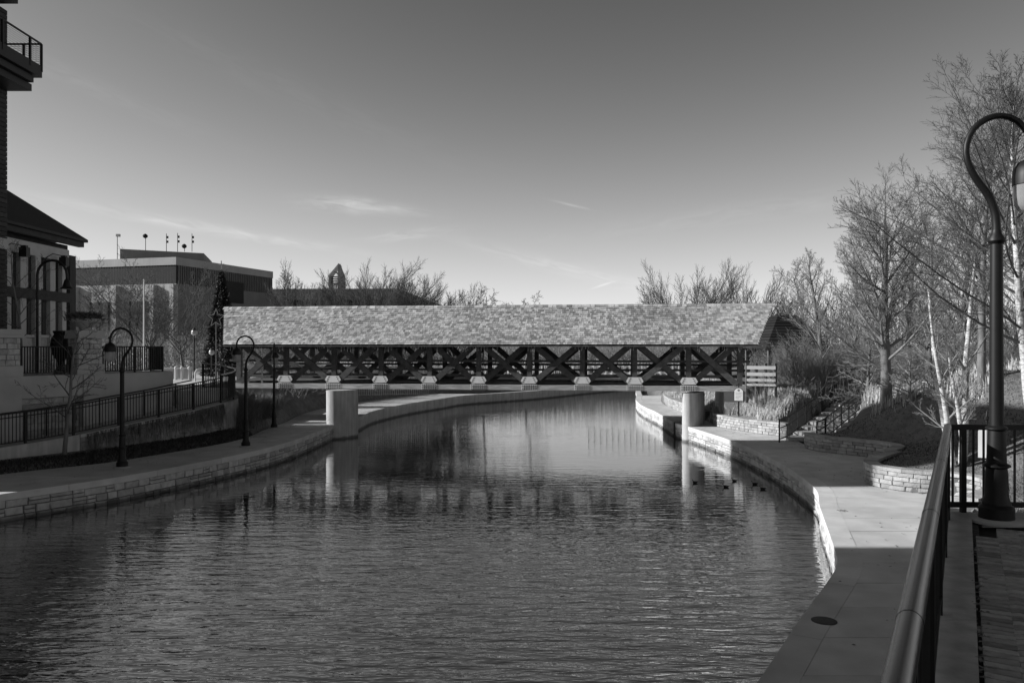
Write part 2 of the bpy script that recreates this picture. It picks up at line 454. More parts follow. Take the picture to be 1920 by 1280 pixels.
def grow(out, p, d, L, r, lvl, st, rg, rmin, tip=.25):
    n = st['segs'][lvl]; step = L / n; wig, trop = st['wig'][lvl], st['trop'][lvl]
    pts, rad, ds = [p], [r], [d]; x, y, z = p; dx, dy, dz = d
    for i in range(1, n + 1):
        dx += rg.gauss(0, wig); dy += rg.gauss(0, wig); dz += rg.gauss(0, wig) + trop
        q = 1 / math.sqrt(dx * dx + dy * dy + dz * dz); dx *= q; dy *= q; dz *= q
        x += dx * step; y += dy * step; z += dz * step
        pts.append((x, y, z)); ds.append((dx, dy, dz)); rad.append(max(rmin * .6, r * (1 - (1 - tip) * i / n)))
    out[min(lvl, 2)].append((pts, rad, lvl))
    if lvl >= st['max']: return
    m = st['kids'][lvl]; lo = st['lo'] if lvl == 0 else .12; a0 = rg.random() * 6.28
    for k in range(m):
        t = lo + (1 - lo) * (k + rg.random() * .9) / m; f = min(t * n, n - 1e-4); i = int(f); f -= i
        a, b = pts[i], pts[i + 1]; q = (a[0] + (b[0] - a[0]) * f, a[1] + (b[1] - a[1]) * f, a[2] + (b[2] - a[2]) * f)
        dv = Vector(ds[i + 1]); e = dv.orthogonal().normalized(); g = dv.cross(e)
        ph = a0 + k * 2.4 + rg.uniform(-.4, .4); an = R(st['ang'][lvl] * rg.uniform(.75, 1.25))
        if lvl == 0 and st['shrink'] > .5: an *= (1.12 - .45 * t)
        c = dv * math.cos(an) + (e * math.cos(ph) + g * math.sin(ph)) * math.sin(an)
        if lvl >= 1 and c.z < -.25: c.z *= .3; c.normalize()
        cl_ = L * st['ratio'][lvl] * (1 - st['shrink'] * t if lvl == 0 else 1 - .55 * t) * rg.uniform(.75, 1.2)
        if lvl == 0 and 'rnd' in st: cl_ *= .55 + .5 * max(c.z, 0)
        cr = max(rmin, rad[i] * rg.uniform(.32, .5))
        if lvl == 0: cr = min(cr, r * .34)
        grow(out, q, tuple(c), cl_, cr, lvl + 1, st, rg, rmin)

def tree(name, label, base, H, style, seed, r0=None, barkm='bark', twigm='twig', group=None, rmin=.007, lean=(0, 0), stems=1, cat='tree', kids=None, ratio=None, shrink=None, lo=None):
    st = dict(STYLE[style]); rg = random.Random(seed)
    if kids: st['kids'] = kids
    if ratio: st['ratio'] = ratio
    if shrink: st['shrink'] = shrink
    if lo: st['lo'] = lo
    root = thing(name, label, cat, base, 0, group); out = {0: [], 1: [], 2: []}
    r0 = r0 or H * .017; L0 = H if st['shrink'] > .35 else H * {'vase': .30, 'shrub': .14, 'fan': .25, 'gnarled': .5}.get(style, .5)
    for k in range(stems):
        a = 6.28 * k / stems + rg.random(); sp = .16 if stems > 1 else .0
        d = Vector((lean[0] + sp * math.cos(a) + rg.uniform(-.03, .03), lean[1] + sp * math.sin(a), 1)).normalized()
        grow(out, (.18 * math.cos(a) * (stems > 1), .18 * math.sin(a) * (stems > 1), -.15), tuple(d), L0 * (1 - .1 * k), r0 * (1 - .12 * k), 0, st, rg, rmin)
    f = H / max(p[2] for v in out.values() for b in v for p in b[0])
    for v in out.values():
        for b in v: b[0][:] = [(x * f, y * f, z * f) for x, y, z in b[0]]
    tubes_obj('trunk', [(p, r) for p, r, l in out[0]], 9, M[barkm], root)
    tubes_obj('limbs', [(p, r) for p, r, l in out[1]], 5, M[twigm], root)
    if out[2]: tubes_obj('crown', [(p, r) for p, r, l in out[2]], 3, M[twigm], root)
    return root

# ------------------------------------------------------------------ the river, its banks, the ground
WALK = 0.8                               # riverwalk level above the water
RF_PTS = [(-26, -40), (-5.8, -5), (-2.8, 0), (3.08, 9.95), (4.38, 12.16), (5.75, 14.4), (6.29, 15.4), (6.72, 16.6), (8.04, 20.8), (8.93, 23.5),
          (9.5, 27.4), (9.76, 31.8), (9.74, 34.8), (9.4, 38.8), (8.94, 42.6), (8.84, 43.3), (9.1, 50), (9.1, 55.7), (9.5, 61), (10.3, 66), (13, 80), (20, 90), (32, 100), (60, 112)]
LF_PTS = [(-34, -40), (-20.5, 5), (-18.2, 15), (-16.4, 19.2), (-14.45, 22.6), (-12.5, 25.7), (-10.6, 30.6), (-9.74, 34.8), (-9.5, 39.6), (-9.46, 42.6), (-9.4, 45.2), (-8.95, 46.5),
          (-8.87, 51.2), (-7.6, 57.3), (-5.5, 63), (-4, 67), (-.5, 70.8), (3, 75), (9, 84), (20, 98), (45, 118)]
RB_PTS = [(-26, -46), (5.0, 9.4), (5.6, 9.9), (10.3, 18.5), (11, 19.3), (12.16, 20.6), (12.6, 21.7), (12.3, 22.3), (11.5, 22.7), (11.05, 23.2), (10.8, 23.9), (11.07, 24.9), (12.1, 26.4),
          (12.7, 27.3), (13.4, 28.4), (13.65, 29.3), (13.4, 30), (12.7, 30.9), (12.0, 32.1), (12.35, 34.5), (12.4, 37), (11.6, 38.2), (10.6, 41.2), (10.7, 44), (10.6, 46), (10.6, 48), (10.7, 57), (12.2, 66), (14.5, 78), (22, 88)]
LB_PTS = [(-40, -40), (-24.2, 5), (-22, 15), (-19.8, 20), (-16.6, 25.9), (-14.9, 28), (-14.15, 29.2), (-12.1, 35), (-12.2, 40), (-12.3, 44), (-12.6, 47.5), (-12.6, 52), (-11.5, 58), (-9, 65), (-6, 71), (0, 78), (8, 90)]
RFC, LFC, RBC, LBC = [np.array([(p.x, p.y) for p in catmull([(a, b, 0) for a, b in q], .35)]) for q in (RF_PTS, LF_PTS, RB_PTS, LB_PTS)]
xrf = lambda y: np.interp(y, RFC[:, 1], RFC[:, 0]); xlf = lambda y: np.interp(y, LFC[:, 1], LFC[:, 0])
xrb = lambda y: np.interp(y, RBC[:, 1], RBC[:, 0]); xlb = lambda y: np.interp(y, LBC[:, 1], LBC[:, 0])
def rf(y): return (float(xrf(y)), y)
def lf(y): return (float(xlf(y)), y)
def rb(y): return (float(xrb(y)), y)
def lb(y): return (float(xlb(y)), y)
ST0, ST1 = np.array((12.75, 34.9)), np.array((17.6, 41.4))       # centre line of the stairs
STD = (ST1 - ST0) / np.linalg.norm(ST1 - ST0); STL = float(np.linalg.norm(ST1 - ST0)); STN, STR = 8, .148
def sstep(a, b, x): t = np.clip((x - a) / (b - a), 0, 1); return t * t * (3 - 2 * t)
def ground_z(x, y):
    x, y = np.asarray(x, float), np.asarray(y, float)
    dr = x - xrb(y); dl = xlb(y) - x
    reach = np.interp(y, [0, 10, 13, 18, 24, 34, 37, 60, 90], [.7, .7, 1.2, 5.0, 8.0, 7.5, 3.0, 2.6, 6])
    top = np.interp(y, [0, 10, 14, 20, 28, 40, 60, 100], [2.55, 2.55, 2.45, 2.6, 2.9, 2.35, 2.5, 2.6])
    zr = .5 + .85 * sstep(-.02, .45, dr) + (top - 1.35) * sstep(.3, reach, dr)
    zr += 1.5 * np.exp(-((x - 18.5) / 4.2) ** 2 - ((y - 29.5) / 5.0) ** 2) * sstep(1, 4, dr) + .9 * sstep(6, 30, dr) * sstep(20, 34, y)
    lo = np.interp(y, [0, 34, 39, 45, 60, 90], [1.0, 1.05, 1.25, 1.7, 1.6, 1.6])
    zl = .5 + (lo - .5) * sstep(-.05, .9, dl) + (2.9 - lo) * sstep(np.interp(y, [34, 40, 46], [9, 1.2, .8]), np.interp(y, [34, 40, 46], [12, 5.5, 4.5]), dl) * sstep(36, 42, y)
    z = np.where(x > .5 * (xrf(y) + xlf(y)), zr, zl)
    z = np.where(y > 101, np.maximum(z, 2.0), z)
    riv = (x > xlf(y) - .42) & (x < xrf(y) + .42) & (y < 113)
    z = np.where(riv, -1.2, z)
    al = (x - ST0[0]) * STD[0] + (y - ST0[1]) * STD[1]; pe = np.abs((x - ST0[0]) * STD[1] - (y - ST0[1]) * STD[0])
    zs = .8 + np.clip(al / STL, 0, 1) * STN * STR - .38
    w = (1 - sstep(1.05, 1.9, pe)) * sstep(-1.4, -.6, al) * (1 - sstep(STL + .2, STL + 1.2, al))
    z = np.where((w > 0) & (dr > -.3), z * (1 - w) + np.minimum(z, zs) * w, z)
    t_ = np.array((.565, 1.0)); ter = (x - .565 * y + .1 > .3) & (y < 9.3)
    return np.where(ter, 2.2, z)
gx = np.concatenate([np.linspace(-3000, -70, 9), np.arange(-60, -20, 2.0), np.arange(-20, 26, .34), np.arange(26, 70, 1.5), np.linspace(75, 3000, 9)])
gy = np.concatenate([np.linspace(-600, -50, 5), np.arange(-44, 6, 2.0), np.arange(6, 52, .34), np.arange(52, 120, 1.2), np.linspace(126, 4000, 12)])
GX, GY = np.meshgrid(gx, gy); GZ = ground_z(GX, GY)
far = sstep(70, 130, np.hypot(GX, GY)); GZ = np.where(GZ > -1, GZ * (1 - far) + 2.3 * far, GZ)
nx, ny = len(gx), len(gy); idx = np.arange(nx * ny).reshape(ny, nx)
Q = np.stack([idx[:-1, :-1], idx[:-1, 1:], idx[1:, 1:], idx[1:, :-1]], -1).reshape(-1, 4)
struct(quads_obj('ground', np.stack([GX, GY, GZ], -1).reshape(-1, 3), Q, M['ground'], None, None, True))
gz = lambda x, y: float(ground_z(x, y))

wm = bpy.data.materials.new('river_water'); wm.use_nodes = True
n_, l_ = wm.node_tree.nodes, wm.node_tree.links
pb = n_['Principled BSDF']
pb.inputs['Base Color'].default_value = (.50,) * 3 + (1,)
pb.inputs['Roughness'].default_value = .03; pb.inputs['Metallic'].default_value = 1.0; pb.inputs['Specular IOR Level'].default_value = .5
gp = n_.new('ShaderNodeNewGeometry')
def wnoise(sc, det, stv, seed):
    mp = n_.new('ShaderNodeMapping'); mp.inputs['Scale'].default_value = stv; mp.inputs['Location'].default_value = (seed, seed * 2, 0); mp.inputs['Rotation'].default_value = (0, 0, R(7 * seed))
    z = n_.new('ShaderNodeTexNoise'); z.inputs['Scale'].default_value = sc; z.inputs['Detail'].default_value = det; z.inputs['Roughness'].default_value = .5; z.inputs['Distortion'].default_value = .4
    l_.new(gp.outputs['Position'], mp.inputs[0]); l_.new(mp.outputs[0], z.inputs['Vector']); return z.outputs[0]
def wm_(op, a, b):
    q = n_.new('ShaderNodeMath'); q.operation = op
    for i, v in enumerate((a, b)):
        if isinstance(v, (int, float)): q.inputs[i].default_value = v
        else: l_.new(v, q.inputs[i])
    return q.outputs[0]
patch = wm_('ADD', .55, wm_('MULTIPLY', wnoise(.12, 2, (1, 1.6, 1), 3.0), .9))          # calmer and rougher areas
hgt = wm_('ADD', wm_('MULTIPLY', wnoise(1.0, 3, (.9, 3.4, 1), 1.0), .05), wm_('MULTIPLY', wnoise(1.0, 2, (2.6, 8.5, 1), 2.0), .015))
bp = n_.new('ShaderNodeBump'); bp.inputs['Strength'].default_value = 1.0; bp.inputs['Distance'].default_value = 1.0
spy = n_.new('ShaderNodeSeparateXYZ'); l_.new(gp.outputs['Position'], spy.inputs[0])
mr = n_.new('ShaderNodeMapRange'); mr.inputs['From Min'].default_value = 12; mr.inputs['From Max'].default_value = 26; mr.inputs['To Min'].default_value = 1.1; mr.inputs['To Max'].default_value = .14   # sheltered under the bridge
l_.new(spy.outputs[1], mr.inputs[0])
l_.new(wm_('MULTIPLY', wm_('MULTIPLY', hgt, patch), mr.outputs[0]), bp.inputs['Height']); l_.new(bp.outputs[0], pb.inputs['Normal'])
ys = np.arange(-40, 118, 1.0)
wmb = MB(); vs = []
for y in ys: vs += [(float(xlf(y)) - .0 + .02, y, 0), (float(xrf(y)) - .02, y, 0)]
wmb.add(vs, [(2 * i, 2 * i + 1, 2 * i + 3, 2 * i + 2) for i in range(len(ys) - 1)])
struct(wmb.build('river', wm))

# walkways: one slab after another, joints open
def walkway(name, fr, bk, y0, y1, step, in_f, in_b, tilt):
    root = bpy.data.objects.new(name, None); COL.objects.link(root); struct(root)
    y = y0
    while y < y1:
        q = [y + .006 + (step - .012) * k / 4 for k in range(5)]
        f_, b_ = [fr(v) for v in q], [bk(v + tilt) for v in q]
        f_ = [(p[0] + in_f, p[1]) for p in f_]; b_ = [(p[0] + in_b, p[1] ) for p in b_]
        l, r = (b_, f_) if in_f < 0 else (f_, b_)
        MB().strip(l, r, WALK - .15, WALK - .004 + rng.uniform(-.002, .002)).build('paving_slab', M['slab'], root)
        y += step
    return root
walkway('right_walkway', rf, rb, -3.0, 66.0, 1.32, .44, .12, .0)
walkway('left_walkway', lf, lb, 12.0, 69.0, 1.5, -.44, -.12, .5)

# canal walls (face on the right of travel)
lw = thing('canal_wall', 'long shaded canal wall of squared stones under the left walkway', 'wall')
LP = Path([lf(y) for y in np.arange(13, 45.3, .35)])
wall_core(lw, LP, -1.0, .78, .035, .5, M['mortar'])
stone_wall(lw, LP, -.10, .60, .22, .233, (.28, .72), STONES, split=.33, d0=8.0, joint=.022)
copings(lw, LP, .60, WALK, -.03, .42, 3.0, M['slab'])
lw2 = thing('canal_wall', 'dark curving canal wall beyond the left bridge pier', 'wall')
LP2 = Path([lf(y) for y in np.arange(45.35, 100, .5)])
wall_core(lw2, LP2, -1.0, .6, .0, .5, M['coping']); copings(lw2, LP2, .602, WALK, -.02, .42, 4.0, M['coping'])
rw = thing('canal_wall', 'curved stone canal wall edging the right walkway in front of the bridge', 'wall')
RP = Path([rf(y) for y in np.arange(43.2, -4, -.35)])
wall_core(rw, RP, -1.0, .78, .035, .5, M['mortar'])
stone_wall(rw, RP, -.10, .60, .22, .233, (.28, .70), STONES, split=.33, d1=29.0, joint=.022)
copings(rw, RP, .60, WALK, -.03, .42, 3.0, M['slab'])
rw2 = thing('canal_wall', 'sunlit stone canal wall behind the round right pier', 'wall')
RP2 = Path([rf(y) for y in np.arange(98, 43.8, -.5)])
wall_core(rw2, RP2, -1.0, .78, .035, .5, M['mortar'])
stone_wall(rw2, RP2, -.10, .60, .22, .233, (.4, .9), STONES, split=.2, d0=RP2.L - 24)
copings(rw2, RP2, .60, WALK, -.03, .42, 3.0, M['slab'])

# low planter walls of tumbled blocks on the right walkway
def planter_wall(label, pts, z1, lim=300, d=.30):
    root = thing('planter_wall', label, 'wall'); pa = Path(catmull([(x, y, 0) for x, y in pts], .2))
    wall_core(root, pa, .5, z1 - .11, .03, d, M['mortar'])
    stone_wall(root, pa, WALK + .005, z1 - .10, .18, .13, (.26, .46), BLOCKS, 'block', .010, jit=.01, limit=lim)
    copings(root, pa, z1 - .098, z1, -.04, d + .08, .55, M['block'], 'cap_block', gap=.008)
    return root
planter_wall('curved block planter wall beside the near walkway, half in shade and half sunlit',
             [(12.9, 27.2), (12.1, 26.4), (11.2, 25.3), (10.82, 24.5), (10.8, 23.8), (11.15, 23.15), (11.7, 22.7), (12.35, 22.3), (12.62, 21.6), (12.3, 20.7), (11.5, 19.7), (10.6, 18.9)], 1.43)
planter_wall('shaded block planter wall hooking round at its end, right of the stairs',
             [(12.05, 33.0), (11.98, 32.4), (12.15, 31.7), (12.7, 30.9), (13.35, 30.1), (13.75, 29.3), (13.6, 28.5), (12.95, 27.75)], 1.42)
planter_wall('sunlit block retaining wall left of the stairs, below the tall dry grass', [(10.62, 42.3), (10.6, 41.2), (11.05, 39.7), (11.6, 38.2), (12.15, 37.3), (12.55, 36.6)], 1.43)
planter_wall('sunlit block retaining wall behind the round right pier', [(13.0, 66), (11.4, 60), (10.7, 55), (10.6, 50), (10.6, 46), (10.75, 44.6)], 1.43, 260)

# upper terrace with its retaining wall
ter = bpy.data.objects.new('upper_terrace', None); COL.objects.link(ter); struct(ter)
TU = Vector((.565, 1)).normalized()                              # along the rail
def T(off, d): return (-.234 + off + TU.x * d, TU.y * d)         # off: to the right of the rail, measured along X
yc = 9.62 / TU.y
MB().prism([T(-.10, -30), T(40, -30), (45, 9.70), T(-.10, yc)], -.6, 2.90).build('terrace_base', M['joint'], ter)
def band(o0, o1, d0, d1, z0, z1, m, nm, par): return MB().prism([T(o0, d0), T(o1, d0), T(o1, d1), T(o0, d1)], z0, z1).build(nm, m, par)
k = -8.0
while k < yc - .1:
    e = min(k + 2.45, yc)
    band(-.16, .325, k + .004, e - .004, 2.62, 3.0, M['coping'], 'kerb_stone', ter); k = e
MB().prism([(5.42, 9.22), (24, 9.0), (24, 9.62), (5.45, 9.66)], 2.62, 2.985).build('kerb_stone', M['coping'], ter)
MB().prism([T(.33, -6), T(.40, -6), T(.40, yc), T(.33, yc)], 2.8, 2.945).build('joint_soil', M['soil'], ter)
# paving bricks: a soldier course along the kerb, then interlocking zig-zag pavers
BR = [stone_mesh('brick_shape', M['brick'], 40 + i, .03) for i in range(4)]
ang = math.atan2(TU.y, TU.x)
d = 2.2
while d < 9.60:
    p = T(.475, d)
    inst(BR[rng.randrange(4)], 'paving_brick', ter, (p[0] + rng.uniform(-.003, .003), p[1], 2.962 + rng.uniform(-.003, .003)), ang, (.089, .16, .215), R(-90)).scale = (.074, .07, .200)
    d += .098
def zig(seed):
    r = random.Random(seed); L, Wd, a = .108, .052, .016
    top = [(-L + 2 * L * i / 4, -Wd + (a if i % 2 else -a)) for i in range(5)]; bot = [(x, y + 2 * Wd) for x, y in top[::-1]]
    mb = MB(); poly = top + bot; n = len(poly); ins = [(x * .95, y * .9) for x, y in poly]
    mb.add([(x, y, -.03) for x, y in poly] + [(x, y, .026) for x, y in poly] + [(x, y, .031) for x, y in ins],
           [(i, (i + 1) % n, n + (i + 1) % n, n + i) for i in range(n)] + [(n + i, n + (i + 1) % n, 2 * n + (i + 1) % n, 2 * n + i) for i in range(n)] + [tuple(range(2 * n, 3 * n))])
    return mb.mesh('zigzag_paver_shape', M['brick'])
ZG = [zig(i) for i in range(3)]
cnt = 0
for i in range(11):
    for j in range(75):
        d = 2.3 + j * .108 + (.0 if i % 2 else .0); o = .70 + i * .2
        p = T(.0, d); nrm = Vector((TU.y, -TU.x)); c = Vector((p[0], p[1])) + nrm * (o * .87)
        if c.y > 9.14 or c.x > .66 * c.y + .3 or c.x < .5 * c.y: continue
        inst(ZG[rng.randrange(3)], 'zigzag_paver', ter, (c.x, c.y, 2.966 + rng.uniform(-.003, .003)), ang - R(90), (.92, .80, 1)); cnt += 1
        if cnt > 290: break
    if cnt > 290: break
tw = thing('terrace_retaining_wall', 'concrete retaining wall below the black rail of the upper terrace', 'wall')
MB().prism([T(-.34, -30), T(-.105, -30), T(-.105, yc), T(-.34, yc)], -.5, 2.60).build('wall_face', M['concrete'], tw)
MB().prism([(5.0, 9.705), (5.35, 9.705), (10.3, 18.3), (10.1, 18.6)], .3, [2.5, 2.5, 1.4, 1.4]).build('wing_wall', M['concrete'], tw)

# marks on the right walkway
dr = MB(); c = P(1528, 1163, WALK)
dr.lathe([(.19, .0), (.19, .008), (.17, .012), (.02, .013)], (c.x + .14, c.y, WALK - .003), 28)  # flat dark disc lying on the slab
o = dr.build('dark_disc', M['darkdisc']); tag(o, 'round dark disc set in the shaded walkway near the water edge', 'drain cover')
mk = MB(); c = P(1580, 957, WALK); z = WALK + .003
def dig(x0, ch):
    seg = {'1': [(0, -.5, 0, .5), (-.25, .3, 0, .5)], '0': [(-.28, -.5, .28, -.5), (-.28, .5, .28, .5), (-.28, -.5, -.28, .5), (.28, -.5, .28, .5)]}[ch]
    for a, b, e, g in seg: mk.beam((c.x + x0 + a * .1, c.y + b * .22, z), (c.x + x0 + e * .1, c.y + g * .22, z), .018, .004)
dig(-.09, '1'); dig(0, '0'); dig(.09, '1')
tag(mk.build('painted_number', M['ink']), 'small dark number 101 painted on the sunlit walkway', 'painted number')

# ------------------------------------------------------------------ the covered bridge
EL, ER = Vector((-15.97, 44.2)), Vector((12.47, 40.5)); BL = (ER - EL).length
BU = (ER - EL).normalized(); BN = Vector((-BU.y, BU.x))          # BN points away from the camera
br_rz = math.atan2(BU.y, BU.x); BC = (EL + ER) / 2
bridge = thing('covered_bridge', 'long timber covered bridge with a shingled roof spanning the river', 'bridge', (BC.x, BC.y, 0), br_rz)
HB, ZE, ZR, HW, PROW = BL / 2, 5.03, 7.19, 2.55, 1.25            # local: x along, y away from the camera, eave at y = 0
def roof_uv(u, xx, up=0.0):                                      # front slope: u 0 eave .. 1 ridge
    nrm = Vector((0, -(ZR - ZE), HW)).normalized()
    return Vector((xx, u * HW, ZE + u * (ZR - ZE))) + nrm * up
SL = math.hypot(HW, ZR - ZE)
rp = MB()
for s in (0, 1):
    q = []
    for up in (-.09, -.02):
        for u, sg in ((0, -1), (0, 1), (1, 1), (1, -1)):
            v = roof_uv(u, sg * (HB + PROW * u - .02), up)
            if s: v.y = 2 * HW - v.y
            q.append(v)
    rp.add(q, [(3, 2, 1, 0), (4, 5, 6, 7), (0, 1, 5, 4), (1, 2, 6, 5), (2, 3, 7, 6), (3, 0, 4, 7)])
roofp = rp.build('roof_deck', M['timber'], bridge)
NC = 19; ex = 1.0 / NC
sh_unit = MB().box((0, 0, 0), (1, 1, 1)).mesh('shingle_shape', M['shingle1'])
pit = math.atan2(ZR - ZE, HW)
field = {0: MB(), 1: MB()}; single = []
for s in (0, 1):
    for c in range(NC):
        u0 = c * ex; half = HB + PROW * (u0 + .2 * ex); x = -half
        while x < half - .02:
            w = min(rng.choice((.09, .11, .13, .15, .18, .21, .26)), half - x)
            th = rng.uniform(.018, .030); ln = ex * SL * 1.5; j = rng.uniform(-.006, .010)
            a = (u0 * SL - j) / SL; vs = []
            for uu, t0, t1 in ((a, .012, .012 + th), (a + 1.5 * ex, -.012, -.004)):
                for xx in (x + .004, x + w - .004):
                    for t in (t0, t1): vs.append((uu, xx, t))
            if s == 0 and x > HB - 2.3 + u0 * .6 and len(single) < 300:
                single.append((a, x, w, th, ln))
            else:
                pts = []
                for uu, xx, t in vs:
                    v = roof_uv(min(uu, 1.012), xx, t)
                    if s: v.y = 2 * HW - v.y
                    pts.append(v)
                field[s].add(pts, [(0, 1, 3, 2), (4, 6, 7, 5), (0, 4, 5, 1), (2, 3, 7, 6), (1, 5, 7, 3), (0, 2, 6, 4)])
            x += w
for s in (0, 1): field[s].build('shingle_field', M['shingle'], bridge, kind='stuff')
for a, x, w, th, ln in single:
    um = a + .5 * ln / SL; c = roof_uv(min(um, 1.0), x + w / 2, .012)
    inst(sh_unit, 'shingle', bridge, c, 0, (w - .008, ln, th), pit - .05)
k = -(HB + PROW)
cap = MB()
while k < HB + PROW:
    w = .26; e = min(k + w, HB + PROW)
    for s in (-1, 1):
        a = Vector((0, HW, ZR + .045)); b = Vector((0, HW + s * .17, ZR + .045 - .15))
        t = rng.uniform(.0, .012)
        cap.add([(k, a.y, a.z + t), (e + .06, a.y, a.z + t + .008), (e + .06, b.y, b.z + t + .008), (k, b.y, b.z + t), (k, a.y, a.z + t - .02), (e + .06, a.y, a.z + t - .012), (e + .06, b.y, b.z + t - .012), (k, b.y, b.z + t - .02)],
                [(0, 1, 2, 3), (7, 6, 5, 4), (0, 4, 5, 1), (1, 5, 6, 2), (2, 6, 7, 3), (3, 7, 4, 0)])
    k = e
cap.build('ridge_cap', M['shingle'], bridge)
mb = MB()
for s in (0, 1):
    y = .03 if s == 0 else 2 * HW - .03
    mb.box((0, y, ZE - .07), (2 * HB - .02, .05, .08))
mb.build('fascia_board', M['timber'], bridge)
# trusses: near face at y = YT, far face opposite
YT, YF, Z0 = .62, 2 * HW - .62, 2.59
npx = [449, 537, 627, 715, 806, 898, 993, 1092, 1190, 1291, 1387]
def along(px, yloc):                     # x on the bridge where the sight line of that photo column meets the truss plane
    d2 = Vector(((px - 960) / F, 1.0)); o = BC + BN * yloc
    t = (o.x * BU.y - o.y * BU.x) / (d2.x * BU.y - d2.y * BU.x)
    return (d2 * t - o).dot(BU)
nodes = [along(p, YT) for p in npx]
TBOX = box_mesh('timber_shape', M['timber'])
def tim(name, a, b, w, h):               # a timber baulk between two points of the bridge
    a, b = Vector(a), Vector(b); o = MB().beam(a, b, w, h, (0, 1, 0)); return o.build(name, M['timber'], bridge)
ZT = ZE - .22
for yy, sgn in ((YT, 1), (YF, -1)):
    for i, x in enumerate(nodes):
        tim('truss_post', (x, yy, Z0 + .12), (x, yy, ZE + .15), .25, .24)
    for i in range(len(nodes) - 1):
        a, b = nodes[i], nodes[i + 1]; fr = -1 if i % 2 else 1
        tim('brace', (a + .16, yy - .14 * sgn * fr, Z0 + .38), (b - .16, yy - .14 * sgn * fr, ZE + .02), .30, .16)
        tim('brace', (b - .16, yy + .04 * sgn * fr, Z0 + .38), (a + .16, yy + .03 * sgn * fr, ZE + .02), .30, .16)
    x0, x1 = nodes[0] - .5, nodes[-1] + .35
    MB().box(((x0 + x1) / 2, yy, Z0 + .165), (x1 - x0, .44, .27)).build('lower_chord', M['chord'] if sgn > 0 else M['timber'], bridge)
    MB().box(((x0 + x1) / 2, yy, ZE + .16), (2 * HB - .3, .22, .22)).build('upper_chord', M['timber'], bridge)
    for zz in ((.80, 1.10, 1.56) if sgn > 0 else (.62, 1.3)):
        MB().box(((x0 + x1) / 2, yy + .24 * sgn, Z0 + zz), (x1 - x0 + .4, .05, .12)).build('hand_rail', M['timber'], bridge)
for x in nodes[1:-1]:
    y = YT - .228
    pl = MB().prism([(x - .34, 0), (x + .34, 0), (x + .45, .15), (x + .33, .36), (x - .33, .36), (x - .45, .15)], 0, .018)
    pl.v = [(px_, y - pz, Z0 + .38 + py_) for px_, py_, pz in pl.v]
    pl.f = [tuple(f) for f in pl.f]
    g = pl.build('gusset_plate', M['plate'], bridge)
    bm_ = MB()
    for sx_ in (-1, 1):
        for q in range(3):
            bm_.beam((x + sx_ * (.36 - .05 * q), y - .012, Z0 + .45 + q * .10), (x + sx_ * (.29 - .05 * q), y - .012, Z0 + .49 + q * .10), .03, .03, (0, 1, 0))
    bm_.build('bolt', M['bolt'], g)
    lp = MB().box((x, y + .02, Z0 + .18), (.84, .03, .30)).build('splice_plate', M['plate'], bridge)
    bm_ = MB()
    for a in range(7):
        for b in range(3): bm_.box((x - .36 + a * .12, y - .005, Z0 + .08 + b * .095), (.055, .03, .04))
    bm_.build('bolt', M['bolt'], lp)
k = -HB + .1                              # deck planks, floor beams and rafters
dk = box_mesh('deck_plank_shape', M['timber'])
while k < HB - .2:
    inst(dk, 'deck_plank', bridge, (k + .12, HW, Z0 + .40), 0, (.235, 2 * (HW - .9), .06)); k += .245
for i, x in enumerate(nodes):
    MB().box((x, HW, Z0 + .20), (.22, YF - YT - .24, .3)).build('floor_beam', M['timber'], bridge)
    for s in (-1, 1): MB().beam((x, HW, ZR - .22), (x, HW + s * (HW - .1), ZE - .12), .1, .16).build('rafter', M['timber'], bridge)
    MB().box((x, HW, ZT + .1), (.16, YF - YT - .28, .2)).build('tie_beam', M['timber'], bridge)
ic = MB(); r2 = random.Random(5)          # icicle light strings hanging under the near eave
x = -HB + .4
while x < HB - .3:
    L = r2.choice((.08, .14, .2, .28)); ic.box((x, .07, ZE - .11 - L / 2), (.016, .012, L)); x += r2.uniform(.06, .2) if r2.random() < .8 else r2.uniform(.3, 1.2)
ic.build('icicle_lights', M['pale'], bridge)
# piers: round-nosed walls lying along the current
def pier(c, ang_, r, L, zb, zt, parent, seed):
    d2 = Vector((math.cos(ang_), math.sin(ang_))); nn = Vector((-d2.y, d2.x)); poly = []
    for e, s in ((0, 1), (L, -1)):
        for q in range(13):
            t = math.pi / 2 + math.pi * q / 12 if s > 0 else -math.pi / 2 + math.pi * q / 12
            poly.append(c + d2 * e + (d2 * math.cos(t) + nn * math.sin(t)) * r)
    o = MB().prism([(p.x, p.y) for p in poly], zb, zt).build('pier', M['coping'], parent); return smooth_by_angle(o)
inv = bridge.matrix_basis.to_3x3().inverted()
def toloc(x, y): v = Vector((x - BC.x, y - BC.y)); return Vector((v.dot(BU), v.dot(BN)))
pa_ = R(58) - br_rz
pier(toloc(-9.45, 42.9), pa_, .50, 1.0, -1, Z0 - .001, bridge, 1)
pier(toloc(9.17, 41.55), pa_, .33, 1.5, -1, Z0 - .07, bridge, 2)
MB().box((HB - 1.0, HW, 1.3), (1.2, 3.9, 2.6)).build('abutment', M['concrete'], bridge)
MB().box((-HB + .3, HW, 1.3), (1.0, 3.9, 2.6)).build('abutment', M['concrete'], bridge)

